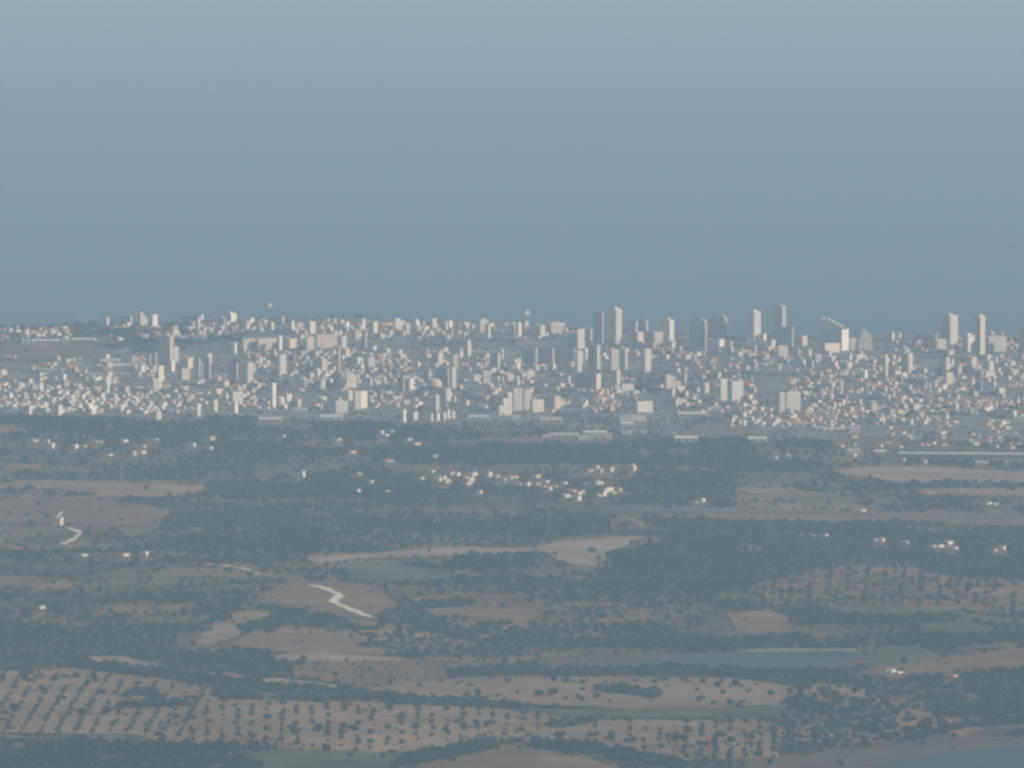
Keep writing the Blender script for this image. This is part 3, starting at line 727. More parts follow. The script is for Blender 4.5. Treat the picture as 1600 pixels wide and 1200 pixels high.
for x_, y_, s_, lb in ((300, 1010, .8, 'lone bush by the pale clearing among dark bushes'), (350, 975, 1.1, 'large dark bush in the tan clearing left of the tree belt'), (384, 970, .6, 'small bush alone in the tan clearing'),
                       (926, 866, 1.2, 'dark tree alone on the bare clearing in the wood'), (868, 868, .9, 'low dark bush at the left edge of the bare clearing'), (936, 876, .8, 'small tree below the lone one on the bare clearing'),
                       (834, 914, 1.1, 'dark tree standing up from the scrub below the wood'), (602, 921, .9, 'dark tree beside the fallow green field')):
    plant_tree('round_tree', OAK, x_, y_, lb, 'single trees on clearings', s_)
# ------------------------------------------------------------------ buildings of the town
T_R, T_L = math.radians(25), math.radians(38)
def m_per_px(y): return y / CP / FPX
def frame(x0, x1, yt, yb, style, frac):
    """Base point, width and height in metres, footprint a x b and the turn about z for a building seen between these pixels."""
    x, y, z = G((x0 + x1) / 2, yb)
    s = math.hypot(y, CAM_H - z) / FPX
    Wd = (x1 - x0) * s; H = (yb - yt) * s * 1.002
    t = T_R if style == 'R' else T_L if style == 'L' else math.radians(10)
    a = max(3.0, (1 - frac) * Wd / math.cos(t)); b = max(5.0, frac * Wd / math.sin(t))
    a = max(3.0, (Wd - b * math.sin(t)) / math.cos(t))
    yc = y + (a * math.sin(t) + b * math.cos(t)) / 2
    return (x, yc, float(min(z, terrain(x, yc)))), a, b, H, (-t if style in 'RF' else t)

def windows(root, a, b, H, storey, sides='FRL', top=0.0, hf=None):
    """Dark openings of every storey, set into one part: far too small to pick apart."""
    mb = MB(); n = max(1, int((H - top) / storey)); d = .12
    nb = max(1, int(a / 4.2)); ns = max(1, int(b / 4.2))
    for k in range(n):
        z0 = k * storey + 1.0; z1 = z0 + 1.35
        for i in range(nb):
            c = -a / 2 + (i + .5) * a / nb
            if 'F' in sides and (hf is None or z1 < hf(c)): mb.quad((c - .85, -b / 2 - d, z0), (c + .85, -b / 2 - d, z0), (c + .85, -b / 2 - d, z1), (c - .85, -b / 2 - d, z1))
        for i in range(ns):
            c = -b / 2 + (i + .5) * b / ns
            if 'R' in sides and (hf is None or z1 < hf(a * .49)): mb.quad((a / 2 + d, c - .7, z0), (a / 2 + d, c + .7, z0), (a / 2 + d, c + .7, z1), (a / 2 + d, c - .7, z1))
            if 'L' in sides and (hf is None or z1 < hf(-a * .49)): mb.quad((-a / 2 - d, c + .7, z0), (-a / 2 - d, c - .7, z0), (-a / 2 - d, c - .7, z1), (-a / 2 - d, c + .7, z1))
    if mb.f: tag(mb.build('window_rows', 'glass', root), kind='stuff')

def balconies(root, a, b, H, storey, side, mat='w_white', depth=1.5, cover=.92):
    """One slab with its parapet per storey on a face, each a part; alike ones share their mesh."""
    mb = MB(); n = int((H - 1) / storey)
    if side == 'F': mb.box(-a / 2 * cover, a / 2 * cover, -b / 2 - depth, -b / 2 - .02, 0, .25); mb.box(-a / 2 * cover, a / 2 * cover, -b / 2 - depth, -b / 2 - depth + .15, .25, 1.15)
    else: mb.box(a / 2 + .02, a / 2 + depth, -b / 2 * cover, b / 2 * cover, 0, .25); mb.box(a / 2 + depth - .15, a / 2 + depth, -b / 2 * cover, b / 2 * cover, .25, 1.15)
    me = mb.mesh('balcony', mat)
    gl = MB()
    for k in range(n + 1):
        z0, z1 = k * storey + .9, min(H - .3, k * storey + storey - .5)
        if z1 - z0 < .5: continue
        if side == 'F': gl.box(-a / 2 * cover, a / 2 * cover, -b / 2 - .14, -b / 2 - .02, z0, z1)
        else: gl.box(a / 2 + .02, a / 2 + .14, -b / 2 * cover, b / 2 * cover, z0, z1)
    if gl.f: tag(gl.build('glazing', 'w_grey', root), kind='stuff')
    for k in range(1, n + 1): link('balcony', me, root, (0, 0, k * storey - .3))

def bld(x0, x1, yt, yb, style, frac, col, feat, label, name=None, cat=None, group=None, storey=3.1):
    base, a, b, H, rz = frame(x0, x1, yt, yb, style, frac)
    if name is None: name = 'tower_block' if H > 34 else 'apartment_block' if H > 9 else 'low_building'
    if cat is None: cat = {'tower_block': 'tower block', 'apartment_block': 'apartment block'}.get(name, 'building')
    t = thing(name, label, cat, base, rz, group)
    CLEAR.append((base[0], base[1], (x1 - x0) * .6))
    wm = 'w_' + col
    if 's' in feat:                                     # slim shaft: lower wings on both sides of a higher core
        MB().box(-a / 2, -a / 6, -b / 2, b / 2, -3, H * .93).build('wall', wm, t)
        MB().box(-a / 6, a / 2, -b / 2 - .4, b / 2 + .4, -3, H).build('wall', wm, t)
    elif 'k' in feat:                                   # stepped: three parts of falling height towards the left
        for i, q in enumerate((.45, .75, 1.0)):
            MB().box(-a / 2 + i * a / 3, -a / 2 + (i + 1) * a / 3 - .01, -b / 2 + .3 * (2 - i), b / 2, -3, H * q).build('wall', wm, t)
    elif 'j' in feat:                                   # stepped down towards the right
        for i, q in enumerate((1.0, .8, .55)):
            MB().box(-a / 2 + i * a / 3, -a / 2 + (i + 1) * a / 3 - .01, -b / 2 + .3 * i, b / 2, -3, H * q).build('wall', wm, t)
    else:
        mb = MB().box(-a / 2, a / 2, -b / 2, b / 2, -3, H)
        mb.build('wall', wm, t)
    if not set('skj') & set(feat):
        if 't' in feat:
            e = .5; rh = min(a, b) * .22 + .6
            q = MB(); n = min(a, b) / 2 * .9
            P = [(-a / 2 - e, -b / 2 - e, H + .02), (a / 2 + e, -b / 2 - e, H + .02), (a / 2 + e, b / 2 + e, H + .02), (-a / 2 - e, b / 2 + e, H + .02)]
            if a >= b: r0, r1 = (-a / 2 + n, 0, H + rh), (a / 2 - n, 0, H + rh); q.quad(P[0], P[1], r1, r0); q.quad(P[1], P[2], r1); q.quad(P[2], P[3], r0, r1); q.quad(P[3], P[0], r0)
            else: r0, r1 = (0, -b / 2 + n, H + rh), (0, b / 2 - n, H + rh); q.quad(P[0], P[1], r0); q.quad(P[1], P[2], r1, r0); q.quad(P[2], P[3], r1); q.quad(P[3], P[0], r0, r1)
            q.quad(P[3], P[2], P[1], P[0]); q.build('roof', 'tile', t)
        else:
            q = MB().box(-a / 2 - .25, a / 2 + .25, -b / 2 - .25, b / 2 + .25, H + .02, H + .3)
            for bx in ((-a / 2 - .25, a / 2 + .25, -b / 2 - .25, -b / 2), (-a / 2 - .25, a / 2 + .25, b / 2, b / 2 + .25), (a / 2, a / 2 + .25, -b / 2, b / 2), (-a / 2 - .25, -a / 2, -b / 2, b / 2)):
                q.box(*bx, H + .3, H + 1.1)
            q.build('roof', 'roofwhite' if 'p' in feat else 'roofgrey', t)
    if 'h' in feat: MB().box(-a * .18, a * .2, -b * .25, b * .25, H + .31, H + 3.6).build('lift_housing', wm, t)
    if 'm' in feat: MB().bar((a * .1, 0, H + .3), (a * .1, 0, H + 9), .35, .2).build('mast', 'steel', t)
    if set('br') & set(feat): storey = 4.3
    steps = (.45, .75, 1.0) if 'k' in feat else (1.0, .8, .55) if 'j' in feat else None
    hf = (lambda u: H * steps[min(2, max(0, int((u / a + .5) * 3)))]) if steps else None
    if steps and 'b' in feat:                           # balconies step by step
        bw = MB().box(-a / 6 * .9, a / 6 * .9, -b / 2 - 1.4, -b / 2 - .02, 0, 1.1).mesh('balcony', 'w_white')
        for i, q in enumerate(steps):
            for k in range(1, int((H * q - 1) / storey) + 1): link('balcony', bw, t, (-a / 3 + i * a / 3, 0, k * storey - .3))
    if 'w' in feat: windows(t, a, b, H, storey, ('' if 'b' in feat else 'F') + ('' if 'r' in feat else 'R') + 'L', hf=hf)
    if 'v' in feat: windows(t, a, b, H, storey, 'FL')
    if 'b' in feat and not steps: balconies(t, a, b, H, storey, 'F')
    if 'r' in feat: balconies(t, a, b, H, storey, 'R')
    return t, a, b, H

B = [
 # skyline on the coast, left to right
 (217, 231, 488, 508, 'L', .15, 'white', 'jw', 'white stepped block at the left end of the coast skyline'),
 (236, 246, 494, 512, 'R', .75, 'white', 'ph', 'white block just right of the stepped one at the skyline\'s left end'),
 (196, 206, 505, 510, 'L', .2, 'white', 'p', 'small white house left of the stepped skyline block'),
 (157, 170, 497, 508, 'R', .25, 'pale', 'p', 'faint pale block left of the white stepped skyline block'),
 (186, 206, 493.5, 503, 'R', .1, 'pale', 'p', 'faint flat block behind the wooded headland at the left'),
 (283, 318, 492.5, 500, 'R', .12, 'pale', 'pw', 'long flat block with bright roof edge above the headland wood'),
 (305, 313, 497, 517, 'R', .45, 'white', 'wr', 'narrow banded block standing under the long flat skyline block'),
 (297, 304, 503, 514, 'R', .4, 'tan', 'w', 'small tan block left of the narrow banded one'),
 (333, 350, 496, 503, 'R', .2, 'white', 'p', 'low white block left of the bright end block on the headland ridge'),
 (338, 352, 498, 516, 'R', .15, 'grey', 'wh', 'grey shaded block on the headland ridge below a white one'),
 (350, 369, 491, 504, 'R', .42, 'white', 'ph', 'white block with bright right end on the headland ridge'),
 (382, 397, 498, 505, 'R', .35, 'white', 'p', 'small white block right of the headland ridge group'),
 (404, 415, 499, 505, 'L', .2, 'pink', 't', 'reddish roofed block on the ridge left of the slim white shaft'),
 (420, 428, 504, 516, 'R', .5, 'white', 'w', 'white block with sunlit end left of the slim white shaft'),
 (433, 444, 495, 506, 'R', .3, 'tan', 'w', 'dull tan block behind the slim white shaft'),
 (454, 459.5, 502, 523, 'R', .62, 'white', 'p', 'slim white shaft like block rising from the cream row'),
 (460, 474, 506, 515, 'L', .3, 'grey', 'w', 'grey low block right of the slim white shaft'),
 (479, 493, 504, 522, 'R', .6, 'cream', 'wp', 'cream block with wide sunlit end behind the pink row'),
 (509, 519, 499, 506, 'L', .2, 'white', 'p', 'small bright block on the ridge behind the pink row'),
 (530, 537.5, 500.5, 517, 'L', .2, 'white', 'pw', 'left one of two white slabs side by side on the ridge'),
 (539, 545.5, 504, 517, 'R', .7, 'white', 'p', 'right one of two white slabs side by side on the ridge'),
 (549, 562, 516, 531, 'L', .45, 'tan', 'w', 'tan block in front of the two white slabs'),
 (564, 571, 500, 515, 'R', .65, 'white', 'p', 'white sunlit slab between the two slabs and a cream one'),
 (579, 590, 504, 521, 'R', .55, 'cream', 'p', 'cream slab with sloping shade right of the lone white slab'),
 (565, 573, 520, 545, 'R', .25, 'grey', 'w', 'shaded grey tower in the hollow under the white slab'),
 (615, 641, 498, 516, 'L', .1, 'white', 'jw', 'bright stepped block cascading down the ridge in the centre left'),
 (630, 640, 508, 523, 'R', .5, 'pink', 'w', 'pinkish banded block under the cascading stepped one'),
 (647, 655, 503, 511, 'R', .6, 'white', 'p', 'small block with bright end right of the cascading stepped block'),
 (665, 682, 499, 512, 'R', .35, 'pale', 'pw', 'pale block with bright right end on the central ridge'),
 (699, 707, 502, 512, 'R', .6, 'white', 'p', 'white end wall on the central ridge right of a pale block'),
 (700, 708, 514, 528, 'R', .3, 'grey', 'w', 'shaded block right under the white end wall on the ridge'),
 (722, 732, 505, 512, 'R', .6, 'white', 'p', 'small white end wall left of the pink capped tower'),
 (747, 763, 501, 520, 'L', .2, 'pink', 'wh', 'pinkish tower with stepped cap on the central ridge'),
 (758, 766.5, 508, 528, 'R', .4, 'white', 'w', 'narrow tower with sunlit edge in front of the pink capped one'),
 (795, 805, 505, 525, 'R', .45, 'white', 'w', 'white block left of the pale block group at mid skyline'),
 (806, 815, 505, 526, 'R', .55, 'white', 'wm', 'bright block with mast left of the pale curved group'),
 (815, 852, 509, 526, 'R', .2, 'pale', 'kw', 'pale wide stepped block behind the mid skyline'),
 (852, 879, 505, 521, 'L', .35, 'tan', 'w', 'pale topped block with shaded side before the sea'),
 (874, 893, 524, 545, 'R', .35, 'white', 'kw', 'stepped white block left of the great shaded tower'),
 (889, 914, 515, 546, 'R', .45, 'pink', 'kw', 'large stepped pinkish white block left of the great shaded tower'),
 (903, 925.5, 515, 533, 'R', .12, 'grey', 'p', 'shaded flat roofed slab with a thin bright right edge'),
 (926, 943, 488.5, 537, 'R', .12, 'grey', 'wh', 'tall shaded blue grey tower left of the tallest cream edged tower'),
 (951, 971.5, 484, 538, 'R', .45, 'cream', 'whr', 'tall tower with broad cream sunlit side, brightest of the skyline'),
 (981, 996, 503.5, 531, 'R', .15, 'pale', 'w', 'left part of a pale shaded pair of towers right of the cream one'),
 (995, 1012.5, 502, 530, 'R', .15, 'pale', 'wh', 'right part of a pale shaded pair of towers, slightly taller'),
 (989, 1006, 520, 538, 'R', .55, 'pink', 'w', 'reddish block with sunlit end under the pale shaded pair'),
 (1010, 1036, 519, 546, 'L', .5, 'pink', 'wr', 'pinkish gabled block under the dark tower with white edge'),
 (1033, 1053.5, 501, 543, 'R', .36, 'white', 'wh', 'dark tower with bright white right edge, right of the pale pair'),
 (1168, 1189, 488, 533, 'R', .52, 'white', 'wrh', 'tall tower with white banded sunlit side, left of the highest tower'),
 (1186, 1198, 523, 533, 'R', .4, 'white', 'p', 'low white block at the foot of the white banded tower'),
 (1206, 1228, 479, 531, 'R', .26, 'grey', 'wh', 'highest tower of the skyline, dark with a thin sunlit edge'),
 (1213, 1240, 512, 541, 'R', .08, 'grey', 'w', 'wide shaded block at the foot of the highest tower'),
 (1104, 1132, 531.5, 553, 'R', .27, 'white', 'p', 'dark block with a blank bright right wall under the round tops'),
 (1200, 1212, 532, 547, 'R', .5, 'white', 'w', 'white block below the highest dark tower'),
 (1213, 1231, 541, 560, 'L', .2, 'white', 'wb', 'cream and white banded block below the wide shaded block'),
 (1238, 1262, 526, 540, 'R', .35, 'pink', 'w', 'pinkish low block left of the sloping roofed hotel'),
 (1286, 1313, 538, 551.5, 'L', .12, 'cream', 'p', 'bright blank cream hall before the sloping roofed hotel'),
 (1262, 1268, 547, 558, 'R', .6, 'pink', 'p', 'small pink house left of the bright cream hall'),
 (1336, 1348, 555, 563, 'L', .15, 'pale', 'p', 'pale cube below the sail shaped block'),
 (1379, 1398, 521, 530, 'R', .2, 'white', 'p', 'low white block right of the sail shaped block'),
 (1404, 1421, 529, 543, 'R', .35, 'white', 'p', 'white block with bright narrow end right of the sail shaped block'),
 (1430, 1464, 523, 533, 'R', .05, 'grey', 'p', 'long shaded slab with roof lights left of the banded tower'),
 (1460, 1479, 531, 546, 'L', .2, 'white', 'wb', 'white banded block left of the banded pinkish tower'),
 (1470, 1497.5, 494, 541, 'R', .48, 'pink', 'wrh', 'tall tower with pinkish banded side near the right of the skyline'),
 (1503, 1524, 525, 551, 'R', .55, 'white', 'wh', 'white block between the banded tower and the slender tower'),
 (1523.5, 1540, 495, 558, 'R', .5, 'cream', 'wh', 'slender tall tower with roof box, last but one on the right skyline'),
 (1536, 1573, 527, 551, 'L', .25, 'tan', 'wb', 'wide block with bands of balconies beside the slender tower'),
 (1592, 1612, 514, 552, 'R', .3, 'pink', 'wr', 'reddish block cut by the right border of the skyline'),
 # second rank
 (246, 271, 526, 571, 'R', .22, 'tan', 'wh', 'tall tan shaded tower alone on the left of the town'),
 (268, 278, 543, 566, 'R', .6, 'white', 'wr', 'banded white block attached to the tall tan tower'),
 (262, 273, 564, 581, 'R', .45, 'white', 'p', 'white block in front of the tall tan tower\'s foot'),
 (245, 255.5, 573, 597, 'R', .7, 'cream', 'p', 'bright cream slab below the tall tan tower'),
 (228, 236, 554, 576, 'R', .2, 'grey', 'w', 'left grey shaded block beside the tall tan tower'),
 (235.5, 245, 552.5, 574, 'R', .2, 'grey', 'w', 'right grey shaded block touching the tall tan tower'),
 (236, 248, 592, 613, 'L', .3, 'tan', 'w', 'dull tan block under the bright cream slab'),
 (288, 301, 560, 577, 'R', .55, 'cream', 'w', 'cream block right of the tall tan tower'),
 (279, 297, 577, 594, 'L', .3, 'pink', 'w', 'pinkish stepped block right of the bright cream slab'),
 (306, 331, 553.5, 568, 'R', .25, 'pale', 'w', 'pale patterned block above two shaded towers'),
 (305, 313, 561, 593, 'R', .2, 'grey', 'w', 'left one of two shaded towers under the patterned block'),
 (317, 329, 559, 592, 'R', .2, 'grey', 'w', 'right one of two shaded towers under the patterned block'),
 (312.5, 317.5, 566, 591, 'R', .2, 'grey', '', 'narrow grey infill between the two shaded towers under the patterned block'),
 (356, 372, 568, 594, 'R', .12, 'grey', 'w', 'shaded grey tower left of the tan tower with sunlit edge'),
 (372, 394.5, 567.5, 599, 'R', .34, 'cream', 'wr', 'tan tower with bright banded right edge in the town\'s left half'),
 (360, 370, 537, 553, 'R', .35, 'pale', 'p', 'plain pale block left of the long cream row'),
 (377, 400, 531, 549, 'L', .15, 'cream', 'w', 'first cream block at the left end of the long cream row'),
 (400, 433, 530.5, 548, 'L', .12, 'cream', 'w', 'longest cream block of the long cream row'),
 (434, 441, 526, 548, 'R', .6, 'white', 'p', 'narrow white block between two parts of the cream row'),
 (442, 463, 530, 546, 'R', .5, 'cream', 'w', 'cream block with shaded half right of the narrow white one'),
 (476, 491, 528, 548, 'L', .25, 'cream', 'w', 'cream block at the left of the pink row'),
 (490, 527, 525, 546, 'L', .15, 'pink', 'w', 'wide pinkish block of the pink row behind the town'),
 (527, 541, 527, 548, 'R', .5, 'white', 'wr', 'banded white block closing the pink row on its right'),
 (434, 447.5, 555.5, 586, 'L', .25, 'white', 'w', 'white and pink tower left of the grey dome'),
 (487, 510, 562, 584, 'R', .3, 'pink', 'w', 'pinkish gabled block with white left edge above the dome'),
 (525, 531.5, 541, 579, 'R', .3, 'tan', 'w', 'slim shaded tower standing behind the grey dome'),
 (541, 563, 559, 573, 'R', .2, 'pale', 'w', 'pale flat block right of the slim shaded tower'),
 (573, 586, 560, 576, 'L', .2, 'pale', 'w', 'pale banded block right of the pale flat one'),
 (632, 646.5, 592, 610, 'R', .42, 'pale', 'p', 'pale blue shaded block with lit end left of the pink dome'),
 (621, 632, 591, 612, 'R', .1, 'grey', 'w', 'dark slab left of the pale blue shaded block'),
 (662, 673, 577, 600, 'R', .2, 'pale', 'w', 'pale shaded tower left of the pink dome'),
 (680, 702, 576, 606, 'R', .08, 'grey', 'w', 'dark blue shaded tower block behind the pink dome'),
 (702, 712, 575, 608, 'R', .6, 'tan', 'wr', 'tower with pale banded side right of the dark blue one'),
 (690, 704.5, 608, 628, 'R', .5, 'white', 'wr', 'white banded block below the pink dome'),
 (676, 686, 618, 643, 'R', .5, 'pale', 'wr', 'narrow pale banded block left of the white banded one'),
 (674, 692, 552, 571, 'R', .4, 'pink', 'w', 'pinkish gabled block above the pink dome'),
 (705, 716, 555, 574, 'L', .3, 'tan', 'w', 'tan block right of the pinkish gabled block'),
 (723, 736, 533, 557, 'R', .4, 'pale', 'w', 'pale block with lit left edge under the central ridge'),
 (765, 781, 552, 578, 'R', .15, 'pale', 'wb', 'pale banded tower right of the central hollow'),
 (424, 430.5, 600, 638, 'R', .8, 'white', 'p', 'slim bright white tower left of the cream drum'),
 (519, 543, 628, 646, 'L', .25, 'white', 'wb', 'white block with balconies right of the mushroom water tower'),
 (551, 562, 612, 640, 'L', .2, 'tan', 'wb', 'banded left half of the cream twin block near the wood edge'),
 (561.5, 573, 613, 639, 'R', .88, 'cream', 'p', 'plain cream right half of the cream twin block near the wood edge'),
 (775, 800, 614, 650, 'L', .2, 'white', 'kwb', 'large stepped white block with rows of balconies'),
 (799, 816, 608, 643, 'L', .15, 'white', 'wb', 'tall left part of the large white block behind the stepped one'),
 (816, 830, 609.5, 642, 'L', .15, 'pale', 'wb', 'tall right part of the large white block with banded front'),
 (828, 850, 626, 645, 'L', .2, 'cream', 'w', 'cream block right of the large white block'),
 (846, 876, 620, 640, 'R', .3, 'tan', 'w', 'brownish block behind the cream one, right of the large white block'),
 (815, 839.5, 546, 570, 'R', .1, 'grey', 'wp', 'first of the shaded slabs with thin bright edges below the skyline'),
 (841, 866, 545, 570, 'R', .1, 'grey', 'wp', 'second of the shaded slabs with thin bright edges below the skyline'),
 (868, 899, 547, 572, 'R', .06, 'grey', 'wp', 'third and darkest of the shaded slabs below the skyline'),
 (898, 911, 550, 584, 'R', .7, 'pink', 'wr', 'pinkish banded tower right of the shaded slabs'),
 (911, 920, 545, 562, 'R', .6, 'white', 'wr', 'white banded top of a block between pink tower and dark block'),
 (919, 931, 542, 574, 'R', .12, 'dark', 'w', 'dark block directly below the tall shaded blue grey tower'),
 (928, 938, 540, 579, 'R', .5, 'pale', 'w', 'pale tower with lit patches right of the dark block'),
 (951, 967, 547, 584, 'L', .25, 'pink', 'wb', 'banded pinkish tower under the brightest cream tower'),
 (968, 980.5, 546, 579, 'R', .3, 'white', 'wr', 'shaded tower with white banded edge beside the banded pinkish one'),
 (1003, 1017, 547, 582, 'R', .65, 'white', 'wr', 'white banded tower below the pink gabled block'),
 (898, 938, 584, 607, 'R', .1, 'tan', 'w', 'wide brownish shaded block in the town centre'),
 (925, 939, 585, 610, 'R', .5, 'cream', 'w', 'dull cream tower at the right of the brownish block'),
 (953, 969.5, 580, 607, 'R', .33, 'cream', 'w', 'shaded tower with one bright cream edge below the banded pair'),
 (1037, 1064, 585, 610, 'L', .15, 'pink', 'jw', 'pinkish white stepped block above the dark park'),
 (1095, 1108, 600, 615, 'R', .5, 'white', 'wr', 'small white banded block left of the twin white slabs'),
 (1123, 1136.5, 593, 627, 'L', .12, 'white', 'w', 'left bright slab of the twin white towers before the town'),
 (1138, 1162, 597, 627, 'L', .25, 'white', 'w', 'right banded slab of the twin white towers before the town'),
 (990, 1020, 628, 645, 'L', .2, 'white', 'w', 'bright white block left of the dark park'),
 (1215, 1226, 614, 646, 'L', .15, 'white', 'wb', 'bright banded left wing of the big grid fronted block'),
 (1226, 1251, 613, 645, 'L', .12, 'pale', 'wb', 'wide duller wing of the big grid fronted block'),
 (1379, 1388, 555, 594, 'R', .5, 'tan', 'w', 'slim tan tower in the town under the sail shaped block'),
 (1408, 1427, 553, 583, 'R', .4, 'cream', 'wr', 'shaded tower with gold banded right edge in the right half'),
 (1396, 1408, 580, 595, 'L', .2, 'white', 'w', 'white cube block between the two slim towers in the right half'),
 (1474, 1484, 559, 581, 'R', .55, 'white', 'wr', 'banded white block under the pinkish banded tower'),
 (1476, 1490, 583, 601, 'L', .2, 'cream', 'w', 'cream block below the banded white one on the right'),
 (1510, 1527, 559, 585, 'R', .5, 'tan', 'w', 'tan block with lit top below the slender tower'),
 (1538, 1553, 565, 586, 'R', .5, 'white', 'wr', 'block with bright banded side right of the slender tower\'s foot'),
 (1524, 1535, 597, 613, 'R', .1, 'dark', 'p', 'dark box like building in the houses on the right'),
 (1349, 1355, 579, 592, 'R', .7, 'white', 'p', 'lone small white slab left of the slim tan tower'),
 # front edge of the town
 (40, 50, 635, 649, 'R', .4, 'white', 'w', 'white block at the front of the old town, farthest left'),
 (89, 97, 634, 649, 'R', .7, 'white', 'w', 'slim white block at the front edge of the old town'),
 (134, 150, 631, 648, 'R', .45, 'white', 'jw', 'white stepped block at the front edge of the old town'),
 (186, 194, 633, 645, 'R', .6, 'white', 'w', 'narrow white block on the wood\'s edge under the old town'),
 (242, 250.5, 644, 656, 'R', .8, 'white', 'wr', 'white banded block standing forward at the wood\'s edge'),
 (306, 313, 632, 651, 'R', .7, 'white', 'w', 'bright slim block right of the old town at the wood\'s edge'),
 (331, 340, 626, 645, 'R', .6, 'cream', 'w', 'cream slim block left of the dark wooded knoll'),
 (348, 354, 597, 608, 'L', .2, 'white', 'p', 'small bright tower house on top of the wooded knoll'),
 (335, 345, 611, 621, 'R', .6, 'cream', 'p', 'small cream house on the wooded knoll'),
 (360, 380, 613, 628, 'L', .2, 'white', 'w', 'white block right of the wooded knoll'),
 (365, 371, 628, 646, 'R', .7, 'white', 'p', 'white shaft below the block right of the wooded knoll'),
 (163, 174, 590, 601, 'L', .2, 'white', 'p', 'white cube house alone behind the old town'),
 (166, 170, 601, 610, 'R', .7, 'white', 'p', 'narrow white wall below the lone white cube house'),
 (97, 103, 586, 597, 'R', .6, 'white', 'p', 'small white tower house behind the old town'),
 (59, 68, 599, 610, 'L', .2, 'white', 'p', 'white square house at the back of the old town'),
 (629, 633.5, 641, 660, 'R', .9, 'white', 'p', 'first and tallest bright end wall of the housing row'),
]
for k, (x0, x1, yt, yb) in enumerate(((634, 653, 644, 658), (654, 667.5, 648, 659), (668, 677, 647, 659), (678, 687, 645, 658), (688, 697, 645, 657), (697, 703, 641, 655), (704, 711.5, 642, 654))):
    B.append((x0, x1, yt, yb, 'R', (.35, .22, .35, .4, .38, .6, .6)[k], 'white' if k % 2 else 'pale', 'w',
              ('wide slab right after the tallest end wall of the housing row', 'third slab of the housing row with a thin bright end', 'fourth slab of the housing row counted from the tall end wall',
               'fifth slab of the housing row counted from the tall end wall', 'sixth slab of the housing row counted from the tall end wall', 'taller slab near the right end of the housing row', 'last slab at the right end of the housing row')[k]))
for r in B: bld(*r)

# ---- halls and sheds
def hall(x0, x1, yt, yb, col, label, roof='roofwhite', depth=30.0, rz=0.0, ridge=.0, name='shed', cat='shed'):
    x, y, z = G((x0 + x1) / 2, yb); s = math.hypot(y, CAM_H) / FPX
    w = (x1 - x0) * s; H = max(2.5, (yb - yt) * s - depth * .06)
    t = thing(name, label, cat, (x, y + depth / 2, z), rz)
    CLEAR.append((x, y, w / 2))
    MB().box(-w / 2, w / 2, -depth / 2, depth / 2, -3, H).build('wall', 'w_' + col, t)
    e = .6
    MB().prism([(-w / 2 - e, H + .02), (w / 2 + e, H + .02), (w / 2 + e, H + .5), (0, H + .5 + ridge), (-w / 2 - e, H + .5)], -depth / 2 - e, depth / 2 + e).build('roof', roof, t)
    if w > 25:
        n = int(w / 9); d = MB().box(-1.8, 1.8, -.12, 0, 0, min(3.2, H * .8)).mesh('door', 'glass')
        for i in range(n): link('door', d, t, (-w / 2 + (i + .5) * w / n, -depth / 2 - .01, .1))
    return t
hall(34, 92, 529.5, 535, 'white', 'long low white shed beyond the tan lot, left one of two', depth=60)
hall(97, 148, 528.5, 533, 'white', 'long low white shed beyond the tan lot, right one of two', depth=50)
hall(156, 186, 561, 568, 'white', 'pale shed with uneven roofs behind the old town', depth=60)
hall(170, 212, 568, 574, 'white', 'wide pale roofed shed behind the old town', depth=70)
hall(130, 200, 583.5, 587, 'pale', 'thin long grey roofed shed above the lone cube house', 'roofgrey', depth=40)
hall(60, 118, 577, 581, 'grey', 'long dull grey shed far behind the old town', 'roofgrey', depth=40)
hall(404, 440, 652, 658, 'pale', 'low pale shed at the wood edge below the bright slim tower', depth=50)
hall(500, 535, 648, 655, 'pale', 'low pale shed below the white block with balconies', depth=60)
hall(458, 480, 639.5, 643, 'white', 'thin white roofed shed left of the water tower', depth=30)
hall(580, 627, 626, 631, 'grey', 'long grey roofed shed right of the cream twin block', 'roofgrey', depth=60)
hall(732, 764, 649, 655, 'white', 'low white hall with flat roof before the large stepped block', depth=45, name='hall', cat='hall')
hall(757, 766, 641, 649, 'white', 'small bright house behind the low white hall', depth=14, name='low_building', cat='building')
hall(800, 812, 650, 657, 'white', 'small white gabled hall right of the low white hall', depth=25)
hall(845, 878, 652, 660, 'pale', 'pale broad shed among houses right of the large stepped block', 'roofgrey', depth=90)
hall(969, 1010, 650, 662, 'tan', 'large pale industrial roof in the middle of the plain', 'roofgrey', depth=150, ridge=1.5)
hall(970, 990, 660, 666, 'white', 'white annex at the corner of the large industrial roof', depth=40)
hall(858, 904, 677, 683, 'pale', 'long grey roofed shed left of the big white edged hall', 'roofgrey', depth=60)
hall(912, 948, 673, 687, 'tan', 'big hall with a bright white roof edge at the wood', depth=50, name='hall', cat='hall')
hall(904, 919, 682, 688.5, 'white', 'white annex at the left foot of the big hall', depth=20)
hall(948, 956, 677, 685, 'white', 'white house touching the right side of the big hall', depth=16, name='low_building', cat='building')
hall(847, 858, 680, 683.5, 'white', 'tiny white shed left of the long grey roofed one', depth=18)
hall(972, 987, 674.5, 679, 'white', 'bright flat roofed shed right of the big hall', depth=30)
hall(1003, 1011, 675, 678, 'white', 'tiny bright roof between the sheds', depth=20)
hall(1055, 1090, 681.5, 690, 'pale', 'shed with thin bright roof line right of the white ruin like house', depth=50)
hall(1170, 1198, 683, 690, 'cream', 'cream shed at the right of the red brown lot', depth=50)
hall(1060, 1105, 643.5, 650, 'pale', 'long pale shed in the trees left of the twin white towers', depth=60)
hall(1108, 1126, 636, 641, 'pale', 'small pale shed below the twin white towers', 'roofgrey', depth=40)
hall(1286, 1324, 669, 674, 'white', 'white shed left of its twin before the dark plain', depth=30)
